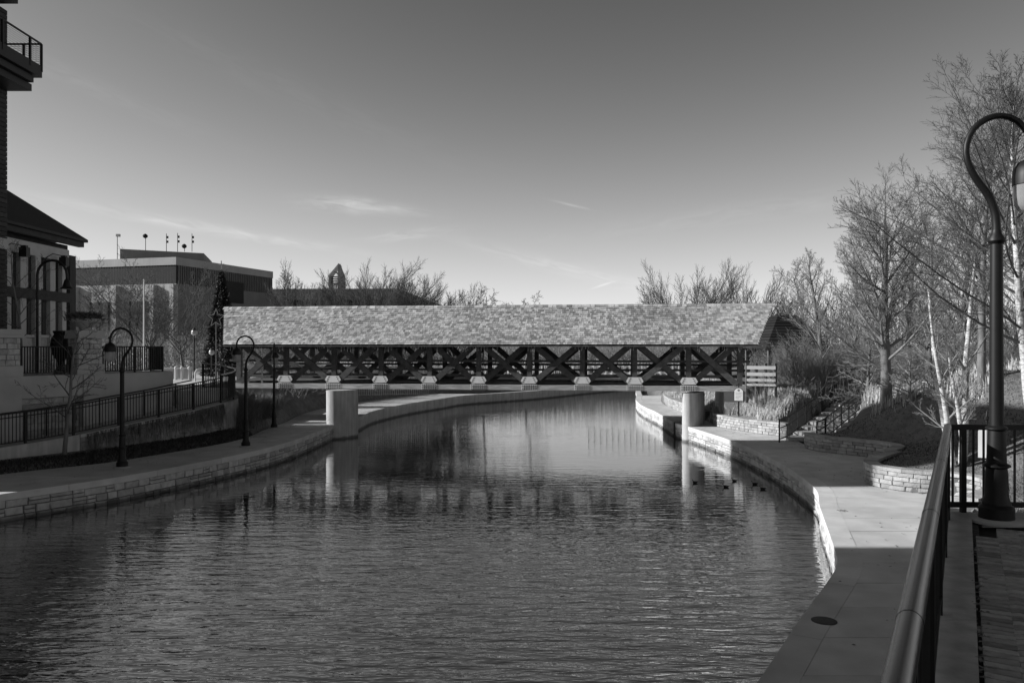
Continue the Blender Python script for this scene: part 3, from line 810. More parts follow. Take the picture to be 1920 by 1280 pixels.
# ------------------------------------------------------------------ left bank: ramp, terrace, house, brick block
RAMP = [(-21.9, 20.6, 1.05), (-17.7, 27.6, 1.46), (-16.5, 29.6, 1.60), (-15.1, 31.6, 1.90), (-13.7, 33.9, 2.20), (-12.95, 35.9, 2.42)]
RPth = Path(catmull(RAMP, .3))
rwall = thing('ramp_wall', 'stained stone wall carrying the picket fence of the ramp', 'wall')
sC = next(s for s in np.arange(0, RPth.L, .1) if RPth.at(s)[0].y > 30.0)
l_, r_ = RPth.off(.3, 0, sC - .01), RPth.off(-.02, 0, sC - .01)
MB().strip(l_, r_, .3, [p[2] for p in r_]).build('concrete_wall', M['coping'], rwall)
l_, r_ = RPth.off(.3, sC), RPth.off(.035, sC)
MB().strip(l_, r_, .3, [p[2] - .12 for p in r_]).build('wall_face', M['oldwall'], rwall)
stone_wall(rwall, Path([(p[0], p[1], p[2] - 1.25) for p in RPth.off(0, sC)]), .0, 1.12, .2, .2, (.3, .75), [stone_mesh('old_stone_shape', M['oldwall'], 70 + i, .04) for i in range(4)], 'stone', .02, .2)
vn = []; rv = random.Random(4)
for q in range(520):
    s_ = RPth.L - rv.random() ** 1.6 * 6.5 - .05; p, t, z = RPth.at(s_); L = rv.uniform(.2, 1.0); x, y, zz_ = p.x + t.y * .05, p.y - t.x * .05, z - .02; pl_ = [(x, y, zz_)]
    for k in range(4):
        x += t.x * rv.gauss(0, .06) + t.y * rv.uniform(-.005, .03); y += t.y * rv.gauss(0, .06) - t.x * rv.uniform(-.005, .03); zz_ -= L / 4; pl_.append((x, y, zz_))
    vn.append((pl_, [.012, .011, .010, .008, .004]))
tubes_obj('dry_vines', vn, 3, M['dimgrass'], rwall, 'stuff')
copings(rwall, RPth, -.118, .0, -.05, .34, 2.2, M['coping'], d0=sC)
# corner and return wall at the end of the ramp
ret = catmull([(-12.95, 35.9, 2.42), (-12.75, 36.9, 2.5), (-13.0, 38.0, 2.6), (-13.8, 39.0, 2.72), (-15.2, 39.6, 2.85)], .3)
rtp = Path(ret)
l_, r_ = rtp.off(.3), rtp.off(0)
MB().strip(l_, r_, .3, [p[2] - .02 for p in r_]).build('return_wall', M['oldwall'], rwall)
fe = thing('picket_fence', 'black picket fence climbing along the front of the ramp', 'fence')
fence(fe, [tuple(v) for v in RPth.off(.14, .5)], 1.12, 1.75, .125, bar=.022, post=.075, rails=(.98,))
fe2 = thing('picket_fence', 'dark picket fence with a pale handrail turning back at the top of the ramp', 'fence')
fence(fe2, [tuple(v) for v in rtp.off(.14)], 1.25, 1.1, .10, bar=.03, post=.07, light_top=M['metal'])
rs = MB(); l_, r_ = RPth.off(2.3), RPth.off(.28)
rs.strip(l_, r_, .2, [p[2] - .10 for p in r_]); struct(rs.build('ramp', M['concrete']))
plz = MB().prism([(-14.6, 36.4), (-13.3, 37.2), (-13.6, 38.6), (-15.1, 39.5), (-16.5, 40.5), (-16.5, 62), (-34, 62), (-34, 44), (-24, 42.5), (-17.2, 37.0)], .3, 2.93)
struct(plz.build('plaza', M['plaza']))
TW = Path([(-24.4, 20.7), (-19.6, 28.7), (-15.35, 35.75)])
TPa = Path([(p[0], p[1], 0) for p in catmull([(-24.4, 20.7, 0), (-19.6, 28.7, 0), (-17.2, 32.7, 0), (-15.5, 35.5, 0), (-15.6, 36.6, 0), (-16.6, 37.5, 0)], .3)])
TZ = 3.82
tf = bpy.data.objects.new('house_terrace', None); COL.objects.link(tf); struct(tf)
edge = [(p[0], p[1]) for p in TPa.off(.32)]
MB().prism(edge + [(-24, 41.6), (-38, 42), (-38, 20.7)], .2, TZ - .02).build('terrace_floor', M['plaza'], tf)
tws = thing('terrace_wall', 'concrete terrace wall with pilasters and recessed stone panels above the ramp', 'wall')
l_, r_ = TPa.off(.31), TPa.off(.0)
MB().strip(l_, r_, TZ - .85, [TZ] * len(r_)).build('wall_band', M['concrete'], tws)
l_, r_ = TPa.off(.6), TPa.off(.34)
MB().strip(l_, r_, .4, [TZ - .852] * len(r_)).build('recessed_panel', M['oldwall'], tws)
stone_wall(tws, Path([(p[0], p[1]) for p in TPa.off(.24)]), 1.2, TZ - .86, .14, .26, (.4, .9), [stone_mesh('panel_stone_shape', M['block'], 90 + i, .04) for i in range(3)], 'panel_stone', .02, .15, d0=7, d1=17.0)
def tpos(px):                            # where the sight line of a photo column meets the terrace wall
    best = min(np.arange(0, TPa.L, .05), key=lambda s: abs(TPa.at(s)[0].x / TPa.at(s)[0].y - (px - 960) / F)); return float(best)
sA, sB = tpos(12), tpos(168)
for s0, s1 in ((tpos(12) - .75, tpos(12) + .55), (tpos(176) - .45, tpos(325))):
    l_, r_ = TPa.off(.3, s0, s1, step=.3), TPa.off(-.05, s0, s1, step=.3)
    MB().strip(l_, r_, .5, [TZ - .005] * len(r_)).build('pilaster', M['concrete'], tws)
for nm, s, lab in (('a', sA, 'stone terrace pillar with a wide cap at the left edge, in front of the brick building'), ('b', sB, 'stone terrace pillar carrying the planter bowl')):
    p, t, z = TPa.at(s); c = (p.x - t.y * .35, p.y + t.x * .35); rz = math.atan2(t.y, t.x)
    pr = thing('stone_pillar', lab, 'pillar', (c[0], c[1], TZ), rz, 'stone pillars of the terrace')
    MB().box((0, 0, .2), (1.16, .86, .4)).build('pillar_base', M['concrete'], pr)
    MB().box((0, 0, .92), (.96, .68, 1.06)).build('core', M['mortar'], pr)
    for b in range(5):
        q = -.5 - rng.random() * .2
        while q < .5:
            l = rng.uniform(.28, .5); a, e = max(q, -.5), min(q + l, .5); q += l
            if e - a < .05: continue
            inst(STONES[rng.randrange(6)], 'stone', pr, ((a + e) / 2, -.30, .402 + .21 * b + .105), 0, (e - a - .014, .14, .196))
        for sx_ in (-1, 1):
            q = -.36
            while q < .36:
                l = rng.uniform(.25, .45); a, e = q, min(q + l, .36); q += l
                if e - a < .08: continue
                inst(STONES[rng.randrange(6)], 'stone', pr, (sx_ * .44, (a + e) / 2, .402 + .21 * b + .105), R(90) * sx_, (e - a - .014, .14, .196))
    MB().box((0, 0, 1.515), (1.22, .92, .12)).build('cap_moulding', M['concrete'], pr)
    MB().box((0, 0, 1.68), (1.16, .88, .20)).build('cap_stone', M['concrete'], pr)
    if nm == 'b':
        pb_ = thing('planter_bowl', 'wide shallow stone planter bowl with dark plants on the second pillar', 'planter', (c[0], c[1], TZ + 1.785), rz)
        smooth_by_angle(MB().lathe([(.18, 0), (.22, .05), (.20, .09), (.36, .20), (.54, .34), (.62, .42), (.64, .47), (.58, .47), (.5, .40), (.02, .38)], n=24).build('bowl', M['concrete'], pb_))
        br = []; r_b = random.Random(3)
        for q in range(900):
            a, e = r_b.random() * 6.28, r_b.uniform(.1, 1.3); l = r_b.uniform(.15, .42); x0, y0 = r_b.gauss(0, .24), r_b.gauss(0, .2)
            br.append(([(x0, y0, .40), (x0 + .5 * l * math.cos(a) * math.cos(e), y0 + .5 * l * math.sin(a) * math.cos(e), .40 + .6 * l * math.sin(e)), (x0 + l * math.cos(a), y0 + l * math.sin(a) * .8, .42 + l * math.sin(e))], [.012, .03, .004]))
        tubes_obj('plants', br, 3, M['cover'], pb_)
fa = thing('terrace_fence', 'dark terrace fence panel between the two stone pillars', 'fence')
fence(fa, [(*p[:2], TZ) for p in TPa.off(.35, sA + .6, sB - .6)], 1.12, 1.6, .105, bar=.035, post=.07)
fb = thing('terrace_fence', 'dark curved terrace fence running right from the planter pillar', 'fence')
fence(fb, [(*p[:2], TZ) for p in TPa.off(.35, sB + .6, TPa.L)], 1.12, 1.5, .105, bar=.035, post=.07)
hr = thing('handrail', 'thin dark handrail on posts along the terrace wall side of the ramp', 'handrail')
pp = RPth.off(1.75, 0.5, RPth.L)
mb = MB(); mb.tube([(p[0], p[1], p[2] + .98) for p in pp], .028, 8); mb.build('top_rail', M['black'], hr)
for k in range(0, len(pp), 4):
    p = pp[k]; inst(BLACKBOX, 'post', hr, (p[0], p[1], p[2] + .43), 0, (.04, .04, 1.06))

# house behind the terrace
HX, HY0, HY1, HZ = -22.42, 34.9, 41.0, 10.1
house = thing('house', 'two storey house with a dark hipped roof and tall windows behind the terrace', 'house', (HX, HY1, TZ))
hb = lambda nm, m, y0, y1, z0, z1, x0=0.0, x1=-.3, par=None: MB().box(((x0 + x1) / 2, (y0 + y1) / 2 - HY1, (z0 + z1) / 2 - TZ), (abs(x1 - x0), y1 - y0, z1 - z0)).build(nm, m, par or house)
MB().prism([(-14, -10), (-.35, -10), (-.35, 0), (-14, 0)], -1.5, HZ - TZ).build('wall', M['wallpanel'], house)
hb('corner_pier', M['darkbrick'], HY1 - .52, HY1 + .02, TZ - 1, HZ - .55, .06, -.4)
cols = [(35.6, .16), (36.65, .22), (37.8, .22), (39.0, .22), (40.0, .18)]
for y, w in cols: hb('pilaster', M['trim'], y - w, y + w, TZ, HZ - .9, .04, -.34)
hb('frieze', M['trim'], HY0 - 1, HY1 - .53, HZ - .9, HZ - .3, .02, -.34)
hb('floor_band', M['darkbrick'], HY0 - 1, HY1 - .53, 7.15, 7.62, .07, -.33)
for (ya, wa), (yb, wb) in zip(cols, cols[1:]):
    y0, y1 = ya + wa + .01, yb - wb - .01
    for z0, z1, nm in ((7.64, HZ - .92, 'u'), (5.5, 7.13, 'l')):
        w = hb('window', M['black'], y0, y1, z0, z1, -.16, -.30)
        n = 3 if nm == 'u' else 2
        for q in range(n):
            a = y0 + .03 + (y1 - y0 - .06) * q / n; e = y0 + .03 + (y1 - y0 - .06) * (q + 1) / n - .04
            hb('pane', M['pane'] if nm == 'u' else M['wallpanel'], a + .02, e, z0 + .06, z1 - .06, -.13, -.158, w)
    hb('sill', M['trim'], y0, y1, 5.36, 5.49, .0, -.30)
    hb('lower_panel', M['block'], y0, y1, TZ, 5.35, -.10, -.32)
ev = .42; za, zr = HZ + .35, 15.0
A_, B_, C_, D_ = (ev, ev + .1), (ev, -10.6), (-14.6, -10.6), (-14.6, ev + .1)
rA, rB = (-5.2, -4.9), (-5.2, -5.6)
v = [(*p, za - TZ) for p in (A_, B_, C_, D_)] + [(*rA, zr - TZ), (*rB, zr - TZ)] + [(*p, za - .14 - TZ) for p in (A_, B_, C_, D_)]
rf_ = MB().add(v, [(0, 4, 5, 1), (1, 5, 2), (2, 5, 4, 3), (3, 4, 0), (0, 1, 7, 6), (1, 2, 8, 7), (2, 3, 9, 8), (3, 0, 6, 9), (6, 7, 8, 9)]).build('roof', M['roof'], house)
MB().box((ev + .03, -5.2, za - TZ - .07), (.10, 10.9, .13)).build('gutter', M['wallpanel'], house)
MB().beam((ev - .25, ev - .1, za - TZ - .28), (ev - .25, -10, za - TZ - .28), .3, .25).build('soffit', M['wallpanel'], house)
for q, (y, z) in enumerate(((36.1, 9.2), (39.3, 9.1))):
    lm = MB().box((.42, y - HY1, z - TZ), (.34, .30, .42)).box((.42, y - HY1, z - TZ + .25), (.22, .2, .1)).build('wall_lantern', M['black'], house)
    MB().tube([(0, y - HY1 - .9, z - TZ + .05), (.2, y - HY1 - .6, z - TZ + .32), (.42, y - HY1, z - TZ + .26)], .02, 6).build('bracket', M['black'], lm)

# brick block at the left edge, with its steel balcony
BY0, BY1, BX, BZ = 22.7, 34.0, -21.45, 19.2
blk = thing('brick_building', 'tall dark brick building at the left edge with a steel balcony', 'building', (BX, BY1, 1.0))
loc = lambda x, y, z: (x - BX, y - BY1, z - 1.0)
def bb(nm, m, x0, x1, y0, y1, z0, z1, par=None): return MB().box(loc((x0 + x1) / 2, (y0 + y1) / 2, (z0 + z1) / 2), (x1 - x0, y1 - y0, z1 - z0)).build(nm, m, par or blk)
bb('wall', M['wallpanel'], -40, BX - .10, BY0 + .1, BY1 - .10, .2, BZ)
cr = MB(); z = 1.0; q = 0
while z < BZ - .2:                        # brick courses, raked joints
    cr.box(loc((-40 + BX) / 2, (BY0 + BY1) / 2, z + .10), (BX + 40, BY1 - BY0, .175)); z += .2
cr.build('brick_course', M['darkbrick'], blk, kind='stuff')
for y in (24.3, 26.8, 29.3, 31.4):
    for z in (5.2, 8.6, 12.0):
        w = bb('window', M['trim'], BX - .02, BX + .05, y - .62, y + .62, z, z + 1.9)
        bb('pane', M['pane'], BX + .03, BX + .07, y - .52, y + .52, z + .1, z + 1.8, w)
bb('lintel_band', M['trim'], BX - .05, BX + .04, BY0, BY1 + .02, 9.05, 9.5)
bx1 = -20.0
bb('balcony_floor', M['black'], BX - .3, bx1 + .02, 26.5, BY1 + .02, 16.35, 16.85)
bb('balcony_beam', M['black'], BX - .3, bx1 - .15, 26.8, BY1 - .3, 16.05, 16.33)
bb('balcony_beam', M['black'], BX - .3, bx1 - .35, 27, BY1 - .1, 15.75, 16.04)
rl = MB(); zt = 17.78
rl.beam(loc(bx1, 26.5, zt), loc(bx1, BY1, zt), .05, .07).beam(loc(bx1, BY1, zt), loc(BX - .1, BY1, zt), .05, .07)
railo = rl.build('balcony_rail', M['black'], blk)
for x, y in ((bx1, BY1), (bx1, 33.2), (bx1, 31.4), (bx1, 29.6), (bx1, 27.8), (-20.75, BY1)):
    bb('balcony_post', M['black'], x - .04, x + .04, y - .04, y + .04, 16.6, zt, railo)
cb = MB()
for q in range(9):
    zz = 16.95 + q * .09
    cb.beam(loc(bx1, 26.5, zz), loc(bx1, BY1, zz), .012, .012).beam(loc(bx1, BY1, zz), loc(BX, BY1, zz), .012, .012)
cb.build('cable', M['black'], railo)
MB().prism([loc(-40, 22.4, 0)[:2], loc(-20.5, 22.4, 0)[:2], loc(-20.5, 33.2, 0)[:2], loc(-40, 33.2, 0)[:2]], 18.15, 18.5).build('roof_overhang', M['black'], blk)
bb('corner_column', M['black'], BX - .25, BX + .02, BY1 - 2.0, BY1 - 1.7, 16.85, 19.1)

# building off to the left of the camera: it throws the shade on the foreground
b2 = thing('brick_building', 'dark brick riverside building left of the viewpoint, outside the photograph', 'building', (-22, -7, 1))
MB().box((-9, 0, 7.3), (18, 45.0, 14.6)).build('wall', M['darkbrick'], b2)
MB().box((-9.1, 0, 14.72), (18.2, 45.0, .2)).build('roof', M['roof'], b2)
wn_b, wn_p = box_mesh('window_shape', M['trim']), box_mesh('window_glass_shape', M['pane'])
for fl in range(3):
    for q in range(9):
        w = inst(wn_b, 'window', b2, (.0, -20 + q * 5, 3 + fl * 3.6), 0, (.16, 1.7, 2.1)); inst(wn_p, 'pane', w, (.25, 0, 0), 0, (.7, .86, .88))

# ------------------------------------------------------------------ lamps
def lamp_parts(root, globe=True):
    smooth_by_angle(MB().lathe([(.29, 0), (.29, .03), (.26, .045), (.0, .046)], n=24).build('foundation', M['concrete'], root))
    smooth_by_angle(MB().lathe([(.185, .04), (.185, .17), (.17, .19), (.15, .20), (.15, .22), (.125, .30), (.118, .55), (.11, .62), (.145, .64), (.145, .66), (.105, .68), (.098, .85), (.088, 1.05), (.115, 1.07), (.115, 1.09), (.082, 1.11), (.0, 1.12)], n=20).build('base', M['black'], root))
    pb_ = MB().lathe([(.078, 1.0), (.066, 3.22), (.0, 3.23)], n=16); smooth_by_angle(pb_.build('pole', M['black'], root))
    smooth_by_angle(MB().lathe([(.07, 3.2), (.095, 3.235), (.095, 3.26), (.06, 3.31), (.05, 3.36), (.0, 3.37)], n=16).build('collar', M['black'], root))
    arm = catmull([(0, 0, 3.33), (-.01, 0, 3.53), (-.09, 0, 3.75), (-.24, 0, 3.96), (-.335, 0, 4.16), (-.345, 0, 4.34), (-.27, 0, 4.52), (-.12, 0, 4.64), (.06, 0, 4.68), (.24, 0, 4.62), (.36, 0, 4.48), (.40, 0, 4.32), (.40, 0, 4.15)], .07)
    smooth_by_angle(MB().tube(arm, [.048 - .012 * min(1, i / 12) for i in range(len(arm))], 10).build('arm', M['black'], root), 60)
    ln = smooth_by_angle(MB().lathe([(.03, 4.22), (.06, 4.185), (.13, 4.15), (.18, 4.07), (.195, 3.98), (.195, 3.885), (.0, 3.88)], (.40, 0, 0), 20).build('lantern_cap', M['black'], root))
    g = smooth_by_angle(MB().lathe([(.182, 3.88), (.184, 3.74), (.175, 3.65), (.14, 3.59), (.08, 3.565), (.0, 3.56)], (.40, 0, 0), 20).build('globe', GLASS, ln), 60)
    MB().lathe([(.06, 3.88), (.065, 3.76), (.0, 3.75)], (.40, 0, 0), 12).build('lamp_core', M['bulb'], ln)
GLASS = bpy.data.materials.new('clear_globe'); GLASS.use_nodes = True
_n, _l = GLASS.node_tree.nodes, GLASS.node_tree.links
_p = _n['Principled BSDF']; _p.inputs['Base Color'].default_value = (.5, .5, .5, 1); _p.inputs['Roughness'].default_value = .1
_t = _n.new('ShaderNodeBsdfTransparent'); _t.inputs[0].default_value = (.75, .75, .75, 1); _x = _n.new('ShaderNodeMixShader'); _x.inputs[0].default_value = .45
_l.new(_t.outputs[0], _x.inputs[1]); _l.new(_p.outputs[0], _x.inputs[2]); _l.new(_x.outputs[0], _n['Material Output'].inputs[0])
lp = thing('street_lamp', 'large black hooked street lamp standing on the brick terrace at the right edge', 'street lamp', (5.59, 9.23, 2.965), 0, 'hooked black street lamps')
lamp_parts(lp)
for px, py, top, rz, lab in ((229, 876, 613, 180, 'hooked street lamp on the left walkway in front of the ramp fence'),
                             (461, 837, 628, 176, 'hooked street lamp overlapping the left end of the bridge roof, second on the left walkway'),
                             (514, 802, 643, 100, 'hooked street lamp beside the dull grass clumps, furthest along the left walkway')):
    b = P(px, py, WALK); c = copy_tree(lp); c.location = b; c.rotation_euler = (0, 0, R(rz)); c['label'] = lab
    s = ((py - top) / F * b.y) / 4.72; c.scale = (s, s, s)
ar = thing('arched_lamp', 'tall arched lamp post with a bell shaped shade in front of the house', 'street lamp', A(70, 690, 33.5))
ar.location.z = TZ - .02; h = A(70, 487, 33.5).z - TZ
arc = [(0, 0, 0), (0, 0, h - .75)] + [(.62 - .62 * math.cos(math.pi * q / 10), 0, h - .62 + .62 * math.sin(math.pi * q / 10)) for q in range(11)] + [(1.24, 0, h - .85)]
MB().tube(arc, .055, 8).build('pole', M['black'], ar)
smooth_by_angle(MB().lathe([(.05, .42), (.10, .36), (.14, .22), (.17, .10), (.27, .02), (.28, .0), (.0, .02)], (1.24, 0, h - 1.2), 18).build('shade', M['black'], ar))
def globe_lamp(px, py, Y, zb, lab, arm=False):
    g = A(px, py, Y); t = thing('globe_lamp', lab, 'lamp', (g.x, g.y, zb), 0, 'small globe lamps on the plaza')
    MB().lathe([(.09, 0), (.09, .25), (.05, .3), (.045, g.z - zb - .2), (.1, g.z - zb - .16), (.0, g.z - zb - .15)], n=10).build('pole', M['black'], t)
    smooth_by_angle(MB().lathe([(.07, -.19), (.17, -.1), (.18, .04), (.12, .15), (.0, .19)], (0, 0, g.z - zb), 14).build('globe', M['globe'], t))
    MB().lathe([(.15, .14), (.06, .26), (.0, .3)], (0, 0, g.z - zb), 10).build('cap', M['black'], t)
globe_lamp(364, 623, 50, 2.9, 'slim globe lamp post standing left of the conifer')
globe_lamp(397, 660, 52, 2.9, 'short globe lamp directly in front of the conifer base')

# ------------------------------------------------------------------ small things of the plaza
fp = thing('flagpole', 'plain white flagpole standing on the plaza in front of the bare trees', 'flagpole', A(270, 690, 47)); fp.location.z = 2.9
hh = A(270, 527, 47).z - 2.9
MB().lathe([(.10, 0), (.10, .1), (.065, .15), (.04, hh), (.0, hh + .01)], n=12).build('pole', M['white'], fp); MB().lathe([(.0, 0), (.07, .05), (.0, .12)], (0, 0, hh), 10).build('finial', M['white'], fp)
st = thing('star_decoration', 'wire star decoration on a thin pole at the left end of the bridge', 'decoration', A(405, 650, 46)); st.location.z = 2.9
zc = A(405, 596, 46).z - 2.9; mb = MB(); pts = [(.50 * (1 if q % 2 == 0 else .42) * math.sin(math.pi * q / 5), 0, zc + .55 * (1 if q % 2 == 0 else .42) * math.cos(math.pi * q / 5)) for q in range(10)]
for a, b in zip(pts, pts[1:] + pts[:1]): mb.beam(a, b, .03, .03, (0, 1, 0))
mb.build('star', M['pale'], st); MB().box((0, 0, zc / 2 - .12), (.04, .04, zc - .2)).build('pole', M['pale'], st)
for q, px in enumerate((330, 341, 355)):
    t = thing('bollard', ['white bollard nearest the terrace fence, by the low plaza wall', 'white bollard in the middle of the low plaza wall', 'white bollard at the right end of the low plaza wall'][q], 'bollard', (A(px, 700, 48).x, 48, 2.93), 0, 'white bollards on the plaza')
    MB().lathe([(.08, 0), (.08, .62), (.11, .68), (.1, .76), (.0, .82)], n=10).build('post', M['white'], t)
lwp = thing('low_wall', 'low pale wall at the back of the plaza beside the bollards', 'wall', (A(332, 700, 49).x, 49, 2.93)); MB().box((0, 0, .3), (1.7, .4, .6)).build('wall_body', M['concrete'], lwp); MB().box((0, 0, .65), (1.8, .5, .09)).build('cap', M['pale'], lwp)
bh = thing('hoop_rail', 'bright bent pipe rail standing on the sunlit plaza edge', 'rail', (A(366, 705, 46).x, 46, 2.93))
MB().tube(catmull([(0, 0, 0), (0, 0, .5), (.06, .1, .66), (.25, .3, .72), (.5, .8, .72)], .1), .05, 8).build('pipe', M['white'], bh)
ur = thing('garden_urn', 'dark bulbous garden urn standing behind the terrace fence', 'urn', A(114, 655, 33.4)); ur.location.z = TZ - .02
smooth_by_angle(MB().lathe([(.26, 0), (.28, .1), (.12, .3), (.12, .5), (.34, .85), (.40, 1.2), (.36, 1.5), (.25, 1.66), (.30, 1.74), (.30, 1.8), (.0, 1.82)], n=18).build('urn_body', M['black'], ur))
pf = thing('plank_fence', 'white plank fence seen under the left end of the bridge roof', 'fence', (A(478, 700, 44.5).x, 44.5, 0))
for zz, l in ((3.78, .95), (3.30, .85), (2.82, .9)): MB().box((0, 0, zz), (l, .05, .24 if zz > 3.5 else .15)).build('plank', M['white'], pf)
for x in (-.38, .38): MB().box((x, .05, 3.2), (.09, .08, 1.6)).build('post', M['white'], pf)

# ------------------------------------------------------------------ city buildings far left
def prism_px(corners, z0, z1, deep, m, nm, par):   # corners: (photo column, distance)
    pts = [(A(px, 647, Y).x, Y) for px, Y in corners] + deep
    return MB().prism(pts, z0, z1).build(nm, m, par)
ch = thing('municipal_building', 'large flat roofed concrete office building with a dark louvre band, far left', 'building')
c0, c1, c2 = (100, 108), (330, 102.5), (512, 123)
X_ = lambda px, Y: (px - 960) / F * Y
main = [(X_(*c0), 108), (X_(*c1), 102.5), (X_(*c2), 123), (X_(512, 123) - 16, 131), (X_(*c0), 140)]
def inset(poly, d):
    c = sum((Vector(p) for p in poly), Vector((0, 0))) / len(poly); return [tuple(Vector(p) + (c - Vector(p)).normalized() * d) for p in poly]
MB().prism(main, 15.3, 16.3).build('parapet', M['citylit'], ch)
MB().prism(inset(main, .15), 12.9, 15.298).build('louvre_wall', M['darkfin'], ch)
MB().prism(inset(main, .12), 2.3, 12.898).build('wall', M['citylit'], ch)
MB().prism([(X_(*c1) + .05, 102.6), (X_(*c2) + .05, 123.1), (X_(*c2) - 3, 123.5), (X_(*c1) - 3, 106)], 2.31, 12.89).build('side_wall', M['city'], ch)  # shade of the turned-away side put into a darker concrete tone
fin = MB()
for (xa, ya), (xb, yb) in zip(main[:2], main[1:3]):
    n = int(math.hypot(xb - xa, yb - ya) / .42)
    for q in range(1, n):
        t = q / n; fin.box((xa + (xb - xa) * t, ya + (yb - ya) * t + .2, 14.1), (.14, .14, 2.38))
fin.build('louvre_fin', M['city'], ch, kind='stuff')
(xa, ya), (xb, yb) = main[0], main[1]; rz = math.atan2(yb - ya, xb - xa)
for t in (.30, .375, .45, .62, .68, .74, .90):
    w = MB().box((xa + (xb - xa) * t, ya + (yb - ya) * t - .02, 8.1), (.75, .5, 5.2), rz).build('window', M['black'], ch)
    for q in range(4): MB().box((xa + (xb - xa) * t, ya + (yb - ya) * t - .25, 6.2 + q * 1.26), (.6, .06, 1.16), rz).build('pane', M['pane'], w)
for t in (.2, .53, .83, .985): MB().box((xa + (xb - xa) * t, ya + (yb - ya) * t - .1, 7.5), (.6, .9, 10.6), rz).build('pier', M['citylit'], ch)
tw_ = [(X_(225, 106), 106), (X_(382, 111), 111), (X_(382, 111) - 3, 122), (X_(225, 106) - 3, 120)]
MB().prism(tw_, 12.0, 17.75).build('penthouse', M['city'], ch)
(xa, ya), (xb, yb) = main[1], main[2]; rz = math.atan2(yb - ya, xb - xa)
for t, l, z0, z1 in ((.52, 5.5, 11.0, 14.0), (.72, 2.2, 6, 8), (.84, 2.0, 6, 8), (.95, 1.0, 6, 8)):
    MB().box((xa + (xb - xa) * t, ya + (yb - ya) * t, (z0 + z1) / 2), (l, .3, z1 - z0), rz).build('window', M['darkfin'], ch)
for px, top, kind_, lab in ((220, 440, 0, 'short camera mast on the roof edge of the office building'), (273, 440, 1, 'roof antenna topped by a dark ball shaped dish'), (312, 438, 2, 'slim roof antenna, leftmost of the close trio'), (333, 437, 2, 'roof antenna with two small boxes on its mast'),
                            (346, 459, 1, 'low roof antenna with a small dish'), (360, 438, 2, 'slim roof antenna nearest the right end of the penthouse')):
    Y = 109; b = A(px, 474, Y); zb = 16.28 if px < 224 else 17.73; t_ = A(px, top, Y).z - zb
    an = thing('roof_antenna', lab, 'antenna', (b.x, Y, zb), 0, 'antennas on the office roof')
    MB().box((0, 0, t_ / 2), (.06, .06, t_)).build('mast', M['wallpanel'], an)
    if kind_ == 1: smooth_by_angle(MB().lathe([(0, -.34), (.25, -.2), (.36, 0), (.25, .2), (0, .34)], (0, -.1, t_ - .2), 10).build('dish', M['black'], an))
    if kind_ == 0: MB().box((.12, 0, t_ - .1), (.5, .3, .35)).build('head', M['pale'], an)
    if kind_ == 2:
        for q in (.55, .8): MB().box((.12, 0, t_ * q), (.26, .16, .3)).build('unit', M['wallpanel'], an)
wg = thing('office_wing', 'low concrete wing with a pale panelled front behind the bridge roof', 'building')
wp = [(X_(475, 131), 131), (X_(745, 130), 130), (X_(835, 190), 190), (X_(475, 131), 170)]
MB().prism(wp, 12.4, 14.2).build('fascia', M['city'], wg); MB().prism(inset(wp, .6), 2.3, 12.398).build('wall', M['darkfin'], wg)
MB().box(((X_(530, 130) + X_(745, 130)) / 2, 129.9, 13.3), (X_(742, 130) - X_(532, 130), .35, 1.7)).build('pale_panel', M['city'], wg)
for q in range(16):
    MB().box((X_(480, 130) + q * 1.45, 130.3, 8), (.5, .8, 8.8)).build('pier', M['city'], wg)
bt = thing('bell_tower', 'small concrete bell tower with a slanted open top above the low wing', 'tower', (X_(633, 150), 150, 0))
zz = lambda py: 5 + (647 - py) / 10.0
for y in (-.9, .9):
    MB().add([(-1.45, y - .2, 2.3), (-1.05, y - .2, 2.3), (-1.05, y - .2, zz(517)), (-1.45, y - .2, zz(520)), (-1.45, y + .2, 2.3), (-1.05, y + .2, 2.3), (-1.05, y + .2, zz(517)), (-1.45, y + .2, zz(520))], [(0, 1, 2, 3), (7, 6, 5, 4), (0, 4, 5, 1), (1, 5, 6, 2), (2, 6, 7, 3), (3, 7, 4, 0)]).build('leg', M['city'], bt)
    MB().beam((-1.4, y, zz(519)), (.45, y, zz(497)), .35, .35, (0, 1, 0)).build('sloping_beam', M['citylit'], bt)
    MB().beam((-.6, y, zz(508)), (.3, y, zz(515)), .2, .2, (0, 1, 0)).build('strut', M['city'], bt)
MB().prism([(.3, -1.1), (1.35, -.8), (1.35, .8), (.3, 1.1)], 2.3, [zz(494.5), zz(520), zz(520), zz(494.5)]).build('shaft', M['city'], bt)
for z in (519, 523, 527, 531): MB().box((-.4, 0, zz(z)), (1.35, 1.4, .12)).build('louvre', M['darkfin'], bt)
for x in (-.8, -.4, .0): MB().lathe([(.0, .5), (.14, .42), (.2, .1), (.28, 0), (.0, .02)], (x, -.5, zz(536)), 10).build('bell', M['black'], bt)

